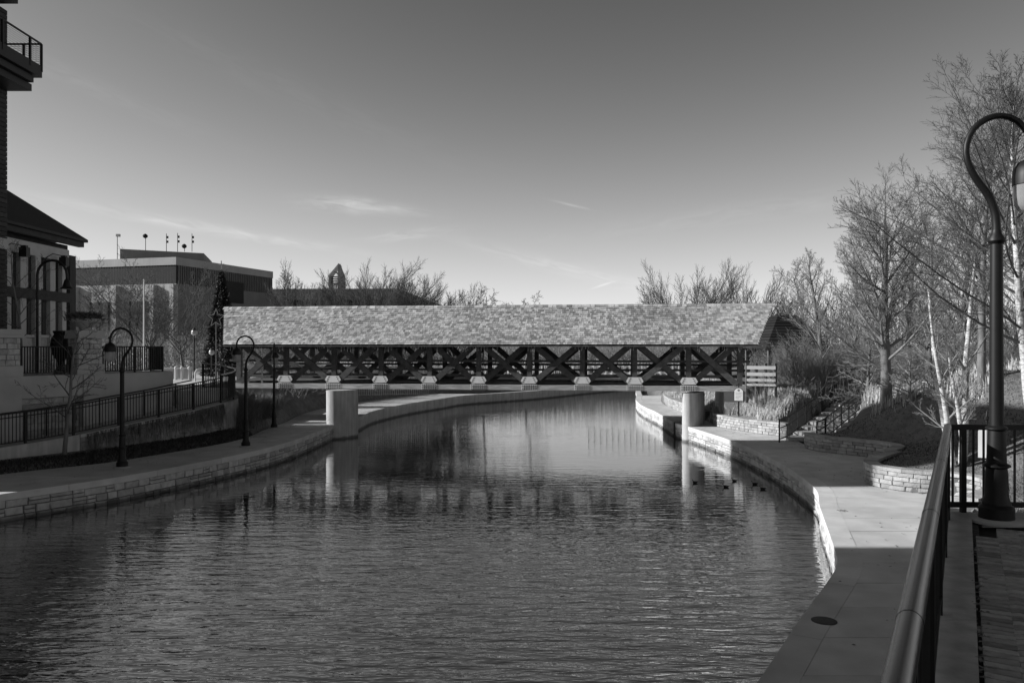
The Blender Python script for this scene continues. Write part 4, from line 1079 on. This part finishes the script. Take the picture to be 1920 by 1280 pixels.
# ------------------------------------------------------------------ right bank: stairs, railings, signs
SW = 1.6
stairs = thing('stone_stairs', 'sunlit stone stairs climbing the right bank between two black railings', 'stairs', (ST0[0], ST0[1], WALK), math.atan2(STD[1], STD[0]))
TR = STL / STN
for q in range(STN):
    MB().box((TR * (q + .5) + .01, 0, STR * (q + .5)), (TR + .04, SW, STR - .004)).build('step', M['block'], stairs)
    MB().box((TR * (q + .5) + .2, 0, STR * q / 2 - .1), (TR - .02, SW - .1, STR * q + .1)).build('step_base', M['concrete'], stairs)
for sgn, lab in ((1, 'black stair railing on the left side of the stone stairs'), (-1, 'black stair railing on the right side of the stone stairs, behind the hooked planter wall')):
    rl = thing('stair_railing', lab, 'railing'); nn = Vector((-STD[1], STD[0])) * sgn * .79
    pts = [(ST0[0] + STD[0] * d + nn.x, ST0[1] + STD[1] * d + nn.y, WALK + max(0, d) / STL * STN * STR) for d in (-.9, -.1, .6, STL * .5, STL)]
    fence(rl, pts, .98, 1.35, .15, bar=.02, post=.05, low=.14, top=.045, rails=(.62,))
def arch_board(w, h, t):
    pts = [(-w / 2, 0), (w / 2, 0), (w / 2, h * .78), (w * .42, h * .86), (w * .22, h * .96), (0, h), (-w * .22, h * .96), (-w * .42, h * .86), (-w / 2, h * .78)]
    n = len(pts); mb = MB(); mb.add([(x, -t / 2, z) for x, z in pts] + [(x, t / 2, z) for x, z in pts], [tuple(range(n)), tuple(range(n, 2 * n))[::-1]] + [((i + 1) % n, i, n + i, n + (i + 1) % n) for i in range(n)]); return mb
b = A(1385, 781, 40.4); sg = thing('garden_sign', 'small white arched sign on a dark post above the block wall by the bridge', 'sign', (b.x, b.y, gz(b.x, b.y)), R(-24))
zb = b.z - sg.location.z
zo = A(1385, 751, 40.4).z - sg.location.z
MB().box((0, .04, zo / 2), (.07, .05, zo + .3)).build('post', M['black'], sg)
bd = arch_board(.42, .64, .035); bd.v = [(x, y, z + zo) for x, y, z in bd.v]; bo = bd.build('board', M['white'], sg)
bd = arch_board(.46, .69, .03); bd.v = [(x, y + .034, z + zo - .025) for x, y, z in bd.v]; bd.build('frame', M['black'], sg)
MB().box((0, .04, zo + .76), (.05, .05, .22)).build('finial', M['black'], sg)
MB().lathe([(.055, 0), (.055, .006), (0, .007)], (0, 0, 0), 14)
em = MB(); em.tube([(0, -.019, zo + .53), (0, -.024, zo + .53)], .06, 14); em.build('emblem', M['city'], bo)
ln = MB()
for q, (a, e) in enumerate(((-.14, .14), (-.15, .13), (-.13, .15), (-.15, .10), (-.14, .02))): ln.box(((a + e) / 2, -.0195, zo + .40 - q * .07), (e - a, .004, .014))
ln.build('text_lines', M['city'], bo)
# tall pointed white board beyond the cross rail
Y = 14.2; b = A(1848, 858, Y); g = gz(b.x, b.y)
s2 = thing('pointed_sign', 'narrow white pointed board on a dark post behind the right street lamp', 'sign', (b.x, b.y, g - .1), R(-35))
zo = b.z - g + .1
MB().box((.10, .05, zo / 2 + .2), (.08, .06, zo + .4)).build('post', M['black'], s2)
bd = arch_board(.27, .60, .04); bd.v = [(x + .02, y, z + zo) for x, y, z in bd.v]; bo = bd.build('board', M['white'], s2)
MB().box((.02, .0, zo - .015), (.30, .06, .028)).build('board_foot', M['black'], s2)
MB().box((.02, -.001, zo + .26), (.012, .05, .5)).build('centre_strip', M['city'], s2)
smooth_by_angle(MB().lathe([(.02, 0), (.02, .06), (.045, .09), (.045, .12), (.02, .15), (.012, .22), (0, .24)], (.02, 0, zo + .60), 10).build('finial', M['black'], s2))

# black railing of the upper terrace: a run along the kerb and a run across
tr_ = thing('terrace_railing', 'heavy black railing with thick round top rail running along the foreground kerb', 'railing')
RO, RZ = .042, 4.02                       # offset of the rail line and its height
ang = math.atan2(TU.y, TU.x); d0, d1 = -3.0, yc - .02
k = d0; ends = [-3.0, .4, 3.3, 5.3, 7.6, d1]
for a, e in zip(ends, ends[1:]):
    smooth_by_angle(MB().tube([(*T(RO, a + .004), RZ), (*T(RO, e - .004), RZ)], .045, 20).build('top_rail', M['rail'], tr_), 50)
    if e < d1: smooth_by_angle(MB().tube([(*T(RO, e - .05), RZ), (*T(RO, e + .05), RZ)], .0464, 20).build('rail_sleeve', M['rail'], tr_), 50)
for z, nm, w in ((3.92, 'upper_bar', .035), (3.12, 'lower_bar', .045)): MB().beam((*T(RO, d0), z), (*T(RO, d1), z), w, w).build(nm, M['black'], tr_)
k = d0
while k < d1 - .05:
    p = T(RO, k); inst(BLACKBOX, 'picket', tr_, (p[0], p[1], 3.52), ang, (.02, .02, .80)); k += .125
k = d0 + .6
while k < d1 + .1:
    p = T(RO, k); inst(BLACKBOX, 'post', tr_, (p[0], p[1], 3.48), ang, (.06, .06, 1.0)); k += 1.85
cr_ = thing('cross_railing', 'black picket railing crossing behind the right street lamp at the end of the terrace', 'railing')
c0_ = T(RO, yc - .02); x0, y0 = c0_[0], c0_[1]; x1, y1 = 14.0, y0 - .22
for z, nm, w in ((4.02, 'top_rail', .065), (3.09, 'lower_bar', .06)): MB().beam((x0 - .03, y0, z), (x1, y1, z), w, w).build(nm, M['black'], cr_)
q = 0; x = x0 + .055
while x < x1:
    big = (q % 7 == 1); t = (x - x0) / (x1 - x0)
    inst(BLACKBOX, 'post' if big else 'picket', cr_, (x, y0 + (y1 - y0) * t, 3.50 if big else 3.55), 0, (.058, .058, 1.02) if big else (.02, .02, .90)); x += .122; q += 1

# white plank fence off the right end of the bridge and pale rails beyond
pf2 = thing('plank_fence', 'bright white plank fence at the right end of the bridge, half behind bare shrubs', 'fence')
a, e = Vector((11.8, 40.2)), Vector((13.05, 39.6))
for z, w in ((3.02, .10), (3.26, .13), (3.55, .17), (3.88, .17)): MB().beam((a.x, a.y, z), (e.x, e.y, z), .05, w).build('plank', M['pale'], pf2)
for t in (0, .33, .66, 1.0):
    p = a.lerp(e, t); MB().box((p.x + .03, p.y + .09, 3.1), (.12, .12, 2.0)).build('post', M['timber'], pf2)
def rail_fence(nm, lab, pts, h, rails, m, step, pw=.12):
    f = thing(nm, lab, 'fence'); pa = Path(pts); n = max(1, round(pa.L / step))
    for k in range(n + 1):
        p, t, z = pa.at(pa.L * k / n); MB().box((p.x, p.y, z + h / 2), (pw, pw, h)).build('post', m, f)
    for r_ in rails:
        for u, v in zip(pts, pts[1:]): MB().beam((u[0], u[1], u[2] + r_), (v[0], v[1], v[2] + r_), .05, .15).build('rail', m, f)
rail_fence('rail_fence', 'pale rail fence along the top of the right bank behind the bare trees', [(16.8, 49, 3.1), (24, 50, 3.4), (34, 47, 3.7)], .55, (.45,), M['pale'], 2.4)
rail_fence('rail_fence', 'low white fence with upright slats seen through the right half of the bridge', [(6.5, 68, 2.3), (14, 67, 2.5)], 1.0, (.25, .9), M['white'], .5, .14)
rail_fence('rail_fence', 'pale two rail fence on the far left bank seen through the left bridge trusses', [(-26, 66, 2.6), (-8, 74, 2.4)], 1.3, (.6, 1.2), M['pale'], 1.8)
lt = thing('trellis_fence', 'pale wire trellis fence on the far left bank under the bridge deck', 'fence')
mb = MB()
for q in range(34): mb.box((-11.2 + q * .15, 58.0 + q * .05, 1.85), (.02, .02, 1.0))
for z in (1.4, 1.7, 2.0, 2.3): mb.beam((-11.2, 58, z), (-6.2, 59.7, z), .015, .015)
mb.build('wire_mesh', M['pale'], lt)
for q in range(5): MB().box((-11.2 + q * 1.25, 58.02 + q * .42, 1.9), (.07, .07, .47)).build('post', M['pale'], lt)

# dark roofed shelter past the right bridge end
sh = thing('shelter', 'dark shingled shelter roof standing behind the right end of the bridge', 'shelter', (17.5, 51.5, 2.8), R(2))
v = [(-2.1, -2.6, 2.0), (2.1, -2.6, 2.0), (2.1, 2.6, 2.0), (-2.1, 2.6, 2.0), (-.55, -.6, 4.15), (.55, -.6, 4.15), (.55, .6, 4.15), (-.55, .6, 4.15)]
ro = MB(); NL = 12
for q in range(NL):                       # shingle courses stepping up to a small ridge
    t0, t1 = q / NL, (q + 1.15) / NL; a_, b_ = (2.1 - 1.5 * t0, 2.6 - 2.0 * t0), (2.1 - 1.5 * t1, 2.6 - 2.0 * t1); z0, z1 = 2.0 + 2.15 * t0, 2.0 + 2.15 * t1
    ro.add([(-a_[0], -a_[1], z0), (a_[0], -a_[1], z0), (a_[0], a_[1], z0), (-a_[0], a_[1], z0), (-b_[0], -b_[1], z1 - .05), (b_[0], -b_[1], z1 - .05), (b_[0], b_[1], z1 - .05), (-b_[0], b_[1], z1 - .05)], [(0, 1, 5, 4), (1, 2, 6, 5), (2, 3, 7, 6), (3, 0, 4, 7), (3, 2, 1, 0), (4, 5, 6, 7)])
ro.build('roof', M['darkshingle'], sh)
for sx_, sy_ in ((-1, -1), (1, -1), (1, 1), (-1, 1)): MB().box((sx_ * 1.7, sy_ * 2.1, 1.0), (.2, .2, 2.1)).build('post', M['timber'], sh)

# ------------------------------------------------------------------ ducks on the water
def duck(px, py, rz, m, lab, s=1.0):
    p = P(px, py, 0); t = thing('duck', lab, 'duck', (p.x, p.y, 0), R(rz), 'ducks by the right canal wall'); t.scale = (s, s, s)
    rings = [(-.27, .10, .01, .012), (-.22, .085, .05, .03), (-.12, .06, .095, .07), (0, .055, .11, .085), (.10, .06, .10, .08), (.16, .09, .065, .07), (.175, .15, .04, .05), (.185, .20, .036, .045), (.20, .245, .042, .045), (.225, .25, .035, .035), (.25, .245, .012, .012)]
    V, Fs, n = [], [], 12
    for x, z, ry, rz_ in rings:
        for k in range(n): V.append((x, ry * math.cos(6.283 * k / n), z + rz_ * math.sin(6.283 * k / n)))
    for i in range(len(rings) - 1):
        for k in range(n): Fs.append((i * n + k, i * n + (k + 1) % n, (i + 1) * n + (k + 1) % n, (i + 1) * n + k))
    Fs += [tuple(range(n)), tuple((len(rings) - 1) * n + k for k in range(n))[::-1]]
    MB().add(V, Fs).build('body', m, t, True)
    MB().add([(.24, -.018, .25), (.24, .018, .25), (.24, 0, .23), (.31, -.02, .232), (.31, .02, .232), (.31, 0, .225)], [(0, 1, 4, 3), (1, 2, 5, 4), (2, 0, 3, 5), (3, 4, 5), (0, 2, 1)]).build('bill', M['city'], t)
    for q in (-1, 1): MB().add([(-.2, q * .06, .10), (.08, q * .118, .10), (.08, q * .10, .02), (-.12, q * .10, .03), (-.2, q * .085, .11), (.08, q * .10, .14)], [(0, 3, 2, 1), (0, 1, 5, 4)]).build('wing', m, t)
duck(1303, 905, 200, M['duck'], 'dark duck swimming apart in the reflection of the round pier', .47)
duck(1361, 913, 160, M['duck'], 'dark duck swimming left of the close pair', .47)
duck(1377, 902, 150, M['duck'], 'dark duck on the shadow edge between the loner and the pair', .45)
duck(1415, 908, 175, M['duck'], 'dark duck on the left of the pair nearest the shaded wall', .47)
duck(1430, 917, 165, M['duck'], 'dark duck on the right of the pair nearest the shaded wall', .47)
duck(1427, 887, 180, M['paleduck'], 'pale duck floating close against the shaded canal wall', .47)

# ------------------------------------------------------------------ grasses and cover
def blades(name, pts, hmin, hmax, w, m, parent=None, lean=.35, seed=1, kind=None, flat=0.0):
    """bent grass blades: a two-piece tapering triangular stalk each"""
    r = np.random.default_rng(seed); n = len(pts); p = np.array(pts, float)
    h = r.uniform(hmin, hmax, n); a = r.uniform(0, 2 * np.pi, n); l = h * r.uniform(.05, lean, n) * (1 + flat)
    dx, dy = np.cos(a), np.sin(a); px_, py_ = -dy, dx
    def pt(t, ww):
        q = p + np.stack([dx * l * t * t, dy * l * t * t, h * (t - .18 * t * t)], 1); o = np.stack([px_, py_, np.zeros(n)], 1) * (w * ww)
        u = np.stack([dx, dy, np.zeros(n)], 1) * (w * ww * .7); return q - o, q + o, q + u
    V = []
    for t, ww in ((0, 1.0), (.55, .8), (1.0, .12)): V += list(pt(t, ww))
    V = np.stack(V, 1).reshape(-1, 3); b = np.arange(n)[:, None] * 9; Q = []
    for s_ in (0, 3):
        for i, j in ((0, 1), (1, 2), (2, 0)): Q.append(np.concatenate([b + s_ + i, b + s_ + j, b + s_ + 3 + j, b + s_ + 3 + i], 1))
    return quads_obj(name, V, np.concatenate(Q), m, parent, kind)
r3 = random.Random(21)
def scatter(n, f):
    out = []
    while len(out) < n:
        x, y = f(r3)
        if x is None: continue
        out.append((x, y, gz(x, y) - .02))
    return out
def clumps(nc, per, rad, f):
    out = []
    for q in range(nc):
        cx, cy = f(r3)
        if cx is None: continue
        for k in range(per):
            x, y = cx + r3.gauss(0, rad), cy + r3.gauss(0, rad); out.append((x, y, gz(x, y) - .03))
    return out
def fA(r):                                # dry grass field above the sunlit block wall
    y = r.uniform(36.2, 44.5); d = r.uniform(.45, 5.2); x = float(xrb(y)) + d
    al = (x - ST0[0]) * STD[0] + (y - ST0[1]) * STD[1]; pe = (x - ST0[0]) * STD[1] - (y - ST0[1]) * STD[0]
    if pe > -1.7 and al > -1: return None, None
    if x > 11.0 and x < 11.9 and y < 41: return None, None
    return x, y
stuff(blades('ornamental_grass', clumps(230, 80, .16, fA), .25, .72, .011, M['drygrass'], seed=3, kind='stuff'), 'tall pale dry grass covering the bank left of the stairs', 'grass')
def fB(r):
    y = r.uniform(44.6, 60); return float(xrb(y)) + r.uniform(.5, 3.5), y
stuff(blades('bank_grass', clumps(90, 50, .2, fB), .2, .5, .012, M['drygrass'], seed=4, kind='stuff'), 'shorter dry grass behind the retaining wall under the bridge', 'grass')
def fC(r):
    y = r.uniform(29, 42); x = float(xrb(y)) + r.uniform(3.0, 11)
    pe = (x - ST0[0]) * STD[1] - (y - ST0[1]) * STD[0]
    if pe < 1.6: return None, None
    return x, y
stuff(blades('slope_grass', clumps(130, 45, .2, fC), .35, .9, .014, M['drygrass'], seed=5, kind='stuff'), 'dry grass tufts on the slope right of the stairs', 'grass')
def fD(r):
    y = r.uniform(10.0, 14.5); x = r.uniform(max(5.6, float(xrb(y)) + .35), 12.5); return x, y
stuff(blades('rough_grass', scatter(9000, fD), .05, .32, .006, M['drygrass'], seed=6, kind='stuff', lean=.9), 'rough grass right behind the crossing railing', 'grass')
def fE(r):
    y = r.uniform(14, 34); x = float(xrb(y)) + r.uniform(.42, 9.5)
    if float(xrb(y)) + .4 > x: return None, None
    return x, y
stuff(blades('lawn_grass', scatter(24000, fE), .03, .11, .012, M['turf'], seed=7, kind='stuff', lean=1.2), 'short lawn on the slope behind the curved planter walls', 'grass')
def fH(r):
    y = r.uniform(76, 100); return r.uniform(-40, float(xlf(y)) - 1 if r.random() < .75 else -10), y
stuff(blades('far_grass', [(x, y, 2.2) for x, y in (fH(r3) for k in range(5000))], .5, 1.6, .03, M['drygrass'], seed=9, kind='stuff'), 'pale tall grass on the far bank beyond the bridge', 'grass')
def fF(r):
    y = r.uniform(38.0, 46.5); return float(xlb(y)) - r.uniform(.25, 2.6), y
for q, (cx, cy, lab, hm) in enumerate(((-12.75, 37.6, 'dull grass clump against the corner of the ramp wall', 1.5), (-13.1, 39.3, 'tall dull grass clump between the two far lamps', 1.7), (-12.9, 41.2, 'feathery grass clump beside the furthest lamp', 1.45), (-13.2, 43.2, 'grass clump with pale tips at the bend of the left walkway', 1.25), (-14.4, 41.2, 'back grass clump below the ramp corner', 1.5))):
    t = thing('grass_clump', lab, 'grass', (cx, cy, gz(cx, cy) - .05), 0, 'ornamental grass clumps on the left bank')
    pts = [(r3.gauss(0, .30), r3.gauss(0, .30), 0) for k in range(900)]
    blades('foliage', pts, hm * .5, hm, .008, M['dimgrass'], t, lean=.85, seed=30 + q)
def fG(r):
    y = r.uniform(21, 38); return float(xlb(y)) - r.uniform(.15, 1.35), y
stuff(blades('ground_cover', scatter(15000, fG), .05, .20, .022, M['cover'], seed=8, kind='stuff', lean=1.4), 'dark low ground cover between the left walkway and the ramp wall', 'ground cover')
up = thing('utility_cover', 'pale flat utility cover in the planting strip left of the first lamp', 'utility cover', (*P(197, 864, .9)[:2], 0)); up.location.z = gz(up.location.x, up.location.y) + .02
MB().box((0, 0, .03), (.9, .5, .08), R(60)).build('lid', M['concrete'], up)

# fallen leaves on the paving
def leaves(name, lab, n, f, z, m, seed):
    r = random.Random(seed); mb = MB()
    while n > 0:
        x, y = f(r)
        if x is None: continue
        n -= 1; a = r.random() * 6.28; s = r.uniform(.018, .045); c_, s_ = math.cos(a) * s, math.sin(a) * s; h = [r.uniform(.004, .02) for k in range(4)]
        mb.add([(x - c_, y - s_, z + h[0]), (x + s_ * .5, y - c_ * .5, z + h[1]), (x + c_, y + s_, z + h[2]), (x - s_ * .5, y + c_ * .5, z + h[3])], [(0, 1, 2), (0, 2, 3)])
    o = mb.build(name, m); stuff(o, lab, 'leaves')
def gR(r):
    y = r.uniform(9.5, 40) ; w = r.random(); w = w * w * (.5 if r.random() < .5 else 1); a, b = float(xrf(y)) + .05, float(xrb(y)) - .05
    return (b - (b - a) * w, y)
def gL(r):
    y = r.uniform(20, 44); w = r.random() ** 2.2; a, b = float(xlf(y)) - .05, float(xlb(y)) + .05
    return (b + (a - b) * w, y)
def gT(r): p = T(r.uniform(.30, .42) if r.random() < .8 else r.uniform(.4, 1.2), r.uniform(2.2, 9.4)); return p[0], p[1]
leaves('fallen_leaves', 'small dry leaves scattered over the right walkway', 420, gR, WALK, M['bark'], 3)
leaves('fallen_leaves', 'small dry leaves along the back edge of the left walkway', 320, gL, WALK, M['bark'], 4)
leaves('fallen_leaves', 'dry leaves and bits caught along the terrace kerb', 260, gT, 2.985, M['bark'], 5)

# ------------------------------------------------------------------ trees and shrubs
def base_at(px, Y, z=None):
    x = (px - 960) / F * Y; return (x, Y, gz(x, Y) - .05 if z is None else z)
def top_h(py, Y, zb): return CZ + (647 - py) / F * Y - zb
def T_(name, lab, px, Y, top, style, seed, z=None, **k):
    b = base_at(px, Y, z); return tree(name, lab, b, top_h(top, Y, b[2]), style, seed, **k)
# right bank
T_('bare_tree', 'tall bare tree with a thick dark trunk right of the stairs', 1660, 34.5, 300, 'upright', 2, r0=.26, twigm='twig', kids=(30, 13, 8, 4), shrink=.32, ratio=(.44, .45, .55, .65))
T_('bare_tree', 'bare tree with a rounded crown left of the tall dark trunk', 1545, 47, 462, 'upright', 3, r0=.17)
T_('bare_tree', 'slim bare tree at the left edge of the right hand grove', 1512, 52, 480, 'upright', 4, r0=.14)
T_('bare_tree', 'bare tree filling the gap between the dark trunk and the birch', 1740, 40, 390, 'upright', 5, r0=.2)
T_('spreading_tree', 'very tall pale barked tree leaning in from the right edge with fine spreading twigs', 1945, 21.5, 45, 'pyramid', 6, r0=.15, lean=(-.10, .02), rmin=.0055, twigm='darktwig', barkm='palebark', kids=(40, 13, 8, 4), ratio=(.74, .43, .55, .6), lo=.34)
T_('spreading_tree', 'fine twigged tree rising behind the lamp arm', 1840, 30, 215, 'pyramid', 8, r0=.17, lean=(-.03, 0), twigm='darktwig', rmin=.007, ratio=(.52, .43, .55, .6), lo=.3)
T_('birch', 'multi stemmed birch with speckled white bark behind the curved planter wall', 1797, 23.2, 430, 'upright', 9, r0=.135, barkm='palebark', twigm='twig', stems=4, lean=(-.02, .05), kids=(11, 8, 5, 3), ratio=(.30, .45, .5, .5), rmin=.006)
T_('low_tree', 'low wide tree with drooping lit branches beside the dark trunk', 1630, 38, 610, 'drooping', 10, r0=.12, kids=(26, 10, 7, 4), ratio=(.65, .42, .5, .5))
T_('low_tree', 'low arching tree over the shaded lawn', 1705, 32, 650, 'drooping', 11, r0=.09, kids=(24, 10, 7, 4), ratio=(.75, .42, .5, .5))
for q, (px, Y, top, lab) in enumerate(((1440, 38.9, 690, 'bare shrub in front of the white plank fence'), (1500, 46, 605, 'large bare shrub between the white plank fence and the stairs'), (1545, 46, 600, 'bare shrub behind the top of the stair railing'), (1610, 47, 620, 'dense bare shrub behind the dark trunk'),
                                      (1700, 44, 600, 'bare shrub on the bank left of the birch'), (1770, 40, 590, 'bare shrub on the bank behind the birch'), (1850, 38, 600, 'bare shrub behind the right street lamp pole'), (1910, 36, 580, 'bare shrub at the right edge behind the mound'))):
    T_('bare_shrub', lab, px, Y, top, 'shrub', 40 + q, r0=.05, kids=(9, 6, 4) if q == 0 else None, group='bare shrubs on the right bank', cat='shrub', rmin=.007)
T_('bare_tree', 'bare tree standing close behind the left side of the dark trunk', 1605, 50, 420, 'upright', 12, r0=.2, kids=(24, 11, 7, 4))
T_('bare_tree', 'bare tree in the second row between the dark trunk and the lamp', 1700, 50, 430, 'upright', 13, r0=.2, kids=(24, 11, 7, 4))
T_('bare_tree', 'bare tree in the second row just left of the lamp pole', 1805, 44, 360, 'upright', 14, r0=.2, twigm='darktwig', kids=(24, 11, 7, 4))
T_('bare_tree', 'bare tree in the second row right of the lamp pole', 1905, 40, 330, 'upright', 15, r0=.2, twigm='darktwig', kids=(24, 11, 7, 4))
# behind the bridge
for q, (px, Y, top, st_, lab) in enumerate(((1285, 66, 478, 'fan', 'upright bare tree behind the right part of the bridge roof'), (1392, 68, 476, 'fan', 'round crowned bare tree behind the right end of the bridge roof'),
                                           (1472, 80, 548, 'upright', 'small far bare tree past the right ridge end'),
                                           (575, 92, 488, 'fan', 'bare tree standing left of the bell tower'), (690, 88, 474, 'fan', 'tallest bare tree right of the bell tower'), (745, 94, 500, 'fan', 'bare tree second to the right of the bell tower'), (800, 90, 498, 'fan', 'wide crowned bare tree at the end of the low wing'), (850, 96, 525, 'fan', 'bare tree spreading to the right of the wide crowned one'),
                                           (905, 98, 535, 'small', 'thin bare tree above the middle of the bridge roof'), (985, 84, 541, 'gnarled', 'gnarled bare tree with crooked dark limbs above the bridge roof'), (540, 100, 505, 'upright', 'small bare tree by the corner of the office building'))):
    T_('bare_tree', lab, px, Y, top, st_, 60 + q, z=2.4, rmin=.018 if Y > 80 else .013, group='bare trees behind the bridge', twigm='darktwig')
# left bank
T_('bare_tree', 'wide many limbed bare tree right of the flagpole', 285, 62, 455, 'vase', 80, twigm='darktwig', z=2.6, r0=.22, rmin=.013, kids=(11, 11, 6, 4))
T_('bare_tree', 'bare tree left of the flagpole in front of the office windows', 195, 60, 470, 'vase', 81, twigm='darktwig', z=2.6, r0=.2, rmin=.013, kids=(9, 10, 6, 4))
T_('bare_tree', 'low bare tree in front of the dark office side wall', 345, 66, 500, 'vase', 82, twigm='darktwig', z=2.6, r0=.16, rmin=.013, kids=(10, 11, 6, 4))
T_('small_tree', 'young bare tree in the planting strip in front of the ramp fence', 120, 28.3, 565, 'small', 83, r0=.085, rmin=.006, kids=(13, 6, 4, 3), twigm='darktwig')
T_('small_tree', 'young bare tree on the terrace in front of the house', 38, 33.2, 425, 'small', 84, z=TZ - .05, r0=.07, rmin=.006, twigm='darktwig')
# conifer with ornaments
cb_ = base_at(415, 54, 2.6); con = thing('conifer', 'narrow dark conifer hung with small ornaments left of the bridge', 'tree', cb_); H = top_h(505, 54, 2.6)
MB().lathe([(.16, 0), (.12, H * .5), (.02, H), (0, H)], n=8).build('trunk', M['bark'], con)
brs = []; rc = random.Random(9); orn = MB()
for q in range(4200):
    t = rc.random() ** .8; z = .25 + (H - .35) * t; rr = (1 - t) ** .85 * 1.30 + .05; a = rc.random() * 6.283; r0 = rr * rc.uniform(.45, 1.0); dr_ = rc.uniform(-.05, .12)
    x, y = r0 * math.cos(a), r0 * math.sin(a); l = rc.uniform(.12, .30) * (1.2 - t * .6)
    brs.append(([(x * .8, y * .8, z), (x, y, z - dr_), (x + l * math.cos(a + rc.uniform(-.7, .7)), y + l * math.sin(a), z - dr_ - rc.uniform(-.05, .12))], [.03, .035, .004]))
    if q % 17 == 0: orn.lathe([(0, -.05), (.045, 0), (0, .05)], (x * 1.08, y * 1.08, z), 6)
tubes_obj('crown', brs, 3, M['needle'], con); orn.build('ornaments', M['pale'], con)
MB().box((0, 0, H + .28), (.05, .05, .6)).box((0, 0, H + .35), (.4, .05, .05)).build('tree_topper', M['pale'], con)
# woods that read as one mass
def woods(name, lab, n, f, hmin, hmax, m, seed, rr=.02):
    r = random.Random(seed); out = []
    for q in range(n):
        x, y, zb = f(r); h = r.uniform(hmin, hmax); z = zb + r.random() ** 1.3 * h * .75; L = r.uniform(.6, 2.0); a = r.random() * 6.283; e = r.uniform(.3, 1.4); p = [(x, y, z)]
        for k in range(3):
            a += r.gauss(0, .35); e += r.gauss(0, .25); x += L / 3 * math.cos(a) * math.cos(e); y += L / 3 * math.sin(a) * math.cos(e); z += L / 3 * math.sin(e); p.append((x, y, z))
        w = rr * r.uniform(.5, 1.5); out.append((p, [w, w * .8, w * .6, w * .25]))
    o = tubes_obj(name, out, 3, m, None, 'stuff'); return stuff(o, lab, 'woods')
woods('far_woods', 'dense bare woods behind the right bank', 15000, lambda r: (r.uniform(19, 62), r.uniform(52, 72), 3.0), 4, 8.0, M['darktwig'], 5)
woods('far_woods', 'bare thicket on the far bank seen through the bridge trusses', 13000, lambda r: (r.uniform(-42, 30), r.uniform(100, 118), 2.2), 1.2, 3.0, M['twig'], 6, .035)
woods('hillside_brush', 'low leafless brush along the top of the right bank', 5500, lambda r: (lambda x, y: (x, y, gz(x, y)))(r.uniform(15, 34), r.uniform(40, 52)), 1.0, 2.4, M['twig'], 7, .011)
woods('plaza_thicket', 'bare thicket behind the plaza left of the bridge', 5000, lambda r: (r.uniform(-44, -19), r.uniform(66, 82), 2.3), 3, 6.0, M['twig'], 8, .022)
woods('riverside_brush', 'low brush on the far left bank below the bridge deck', 2200, lambda r: (lambda y: (float(xlb(y)) - r.uniform(.6, 6), y, 1.5))(r.uniform(50, 72)), .5, 1.3, M['twig'], 9, .012)
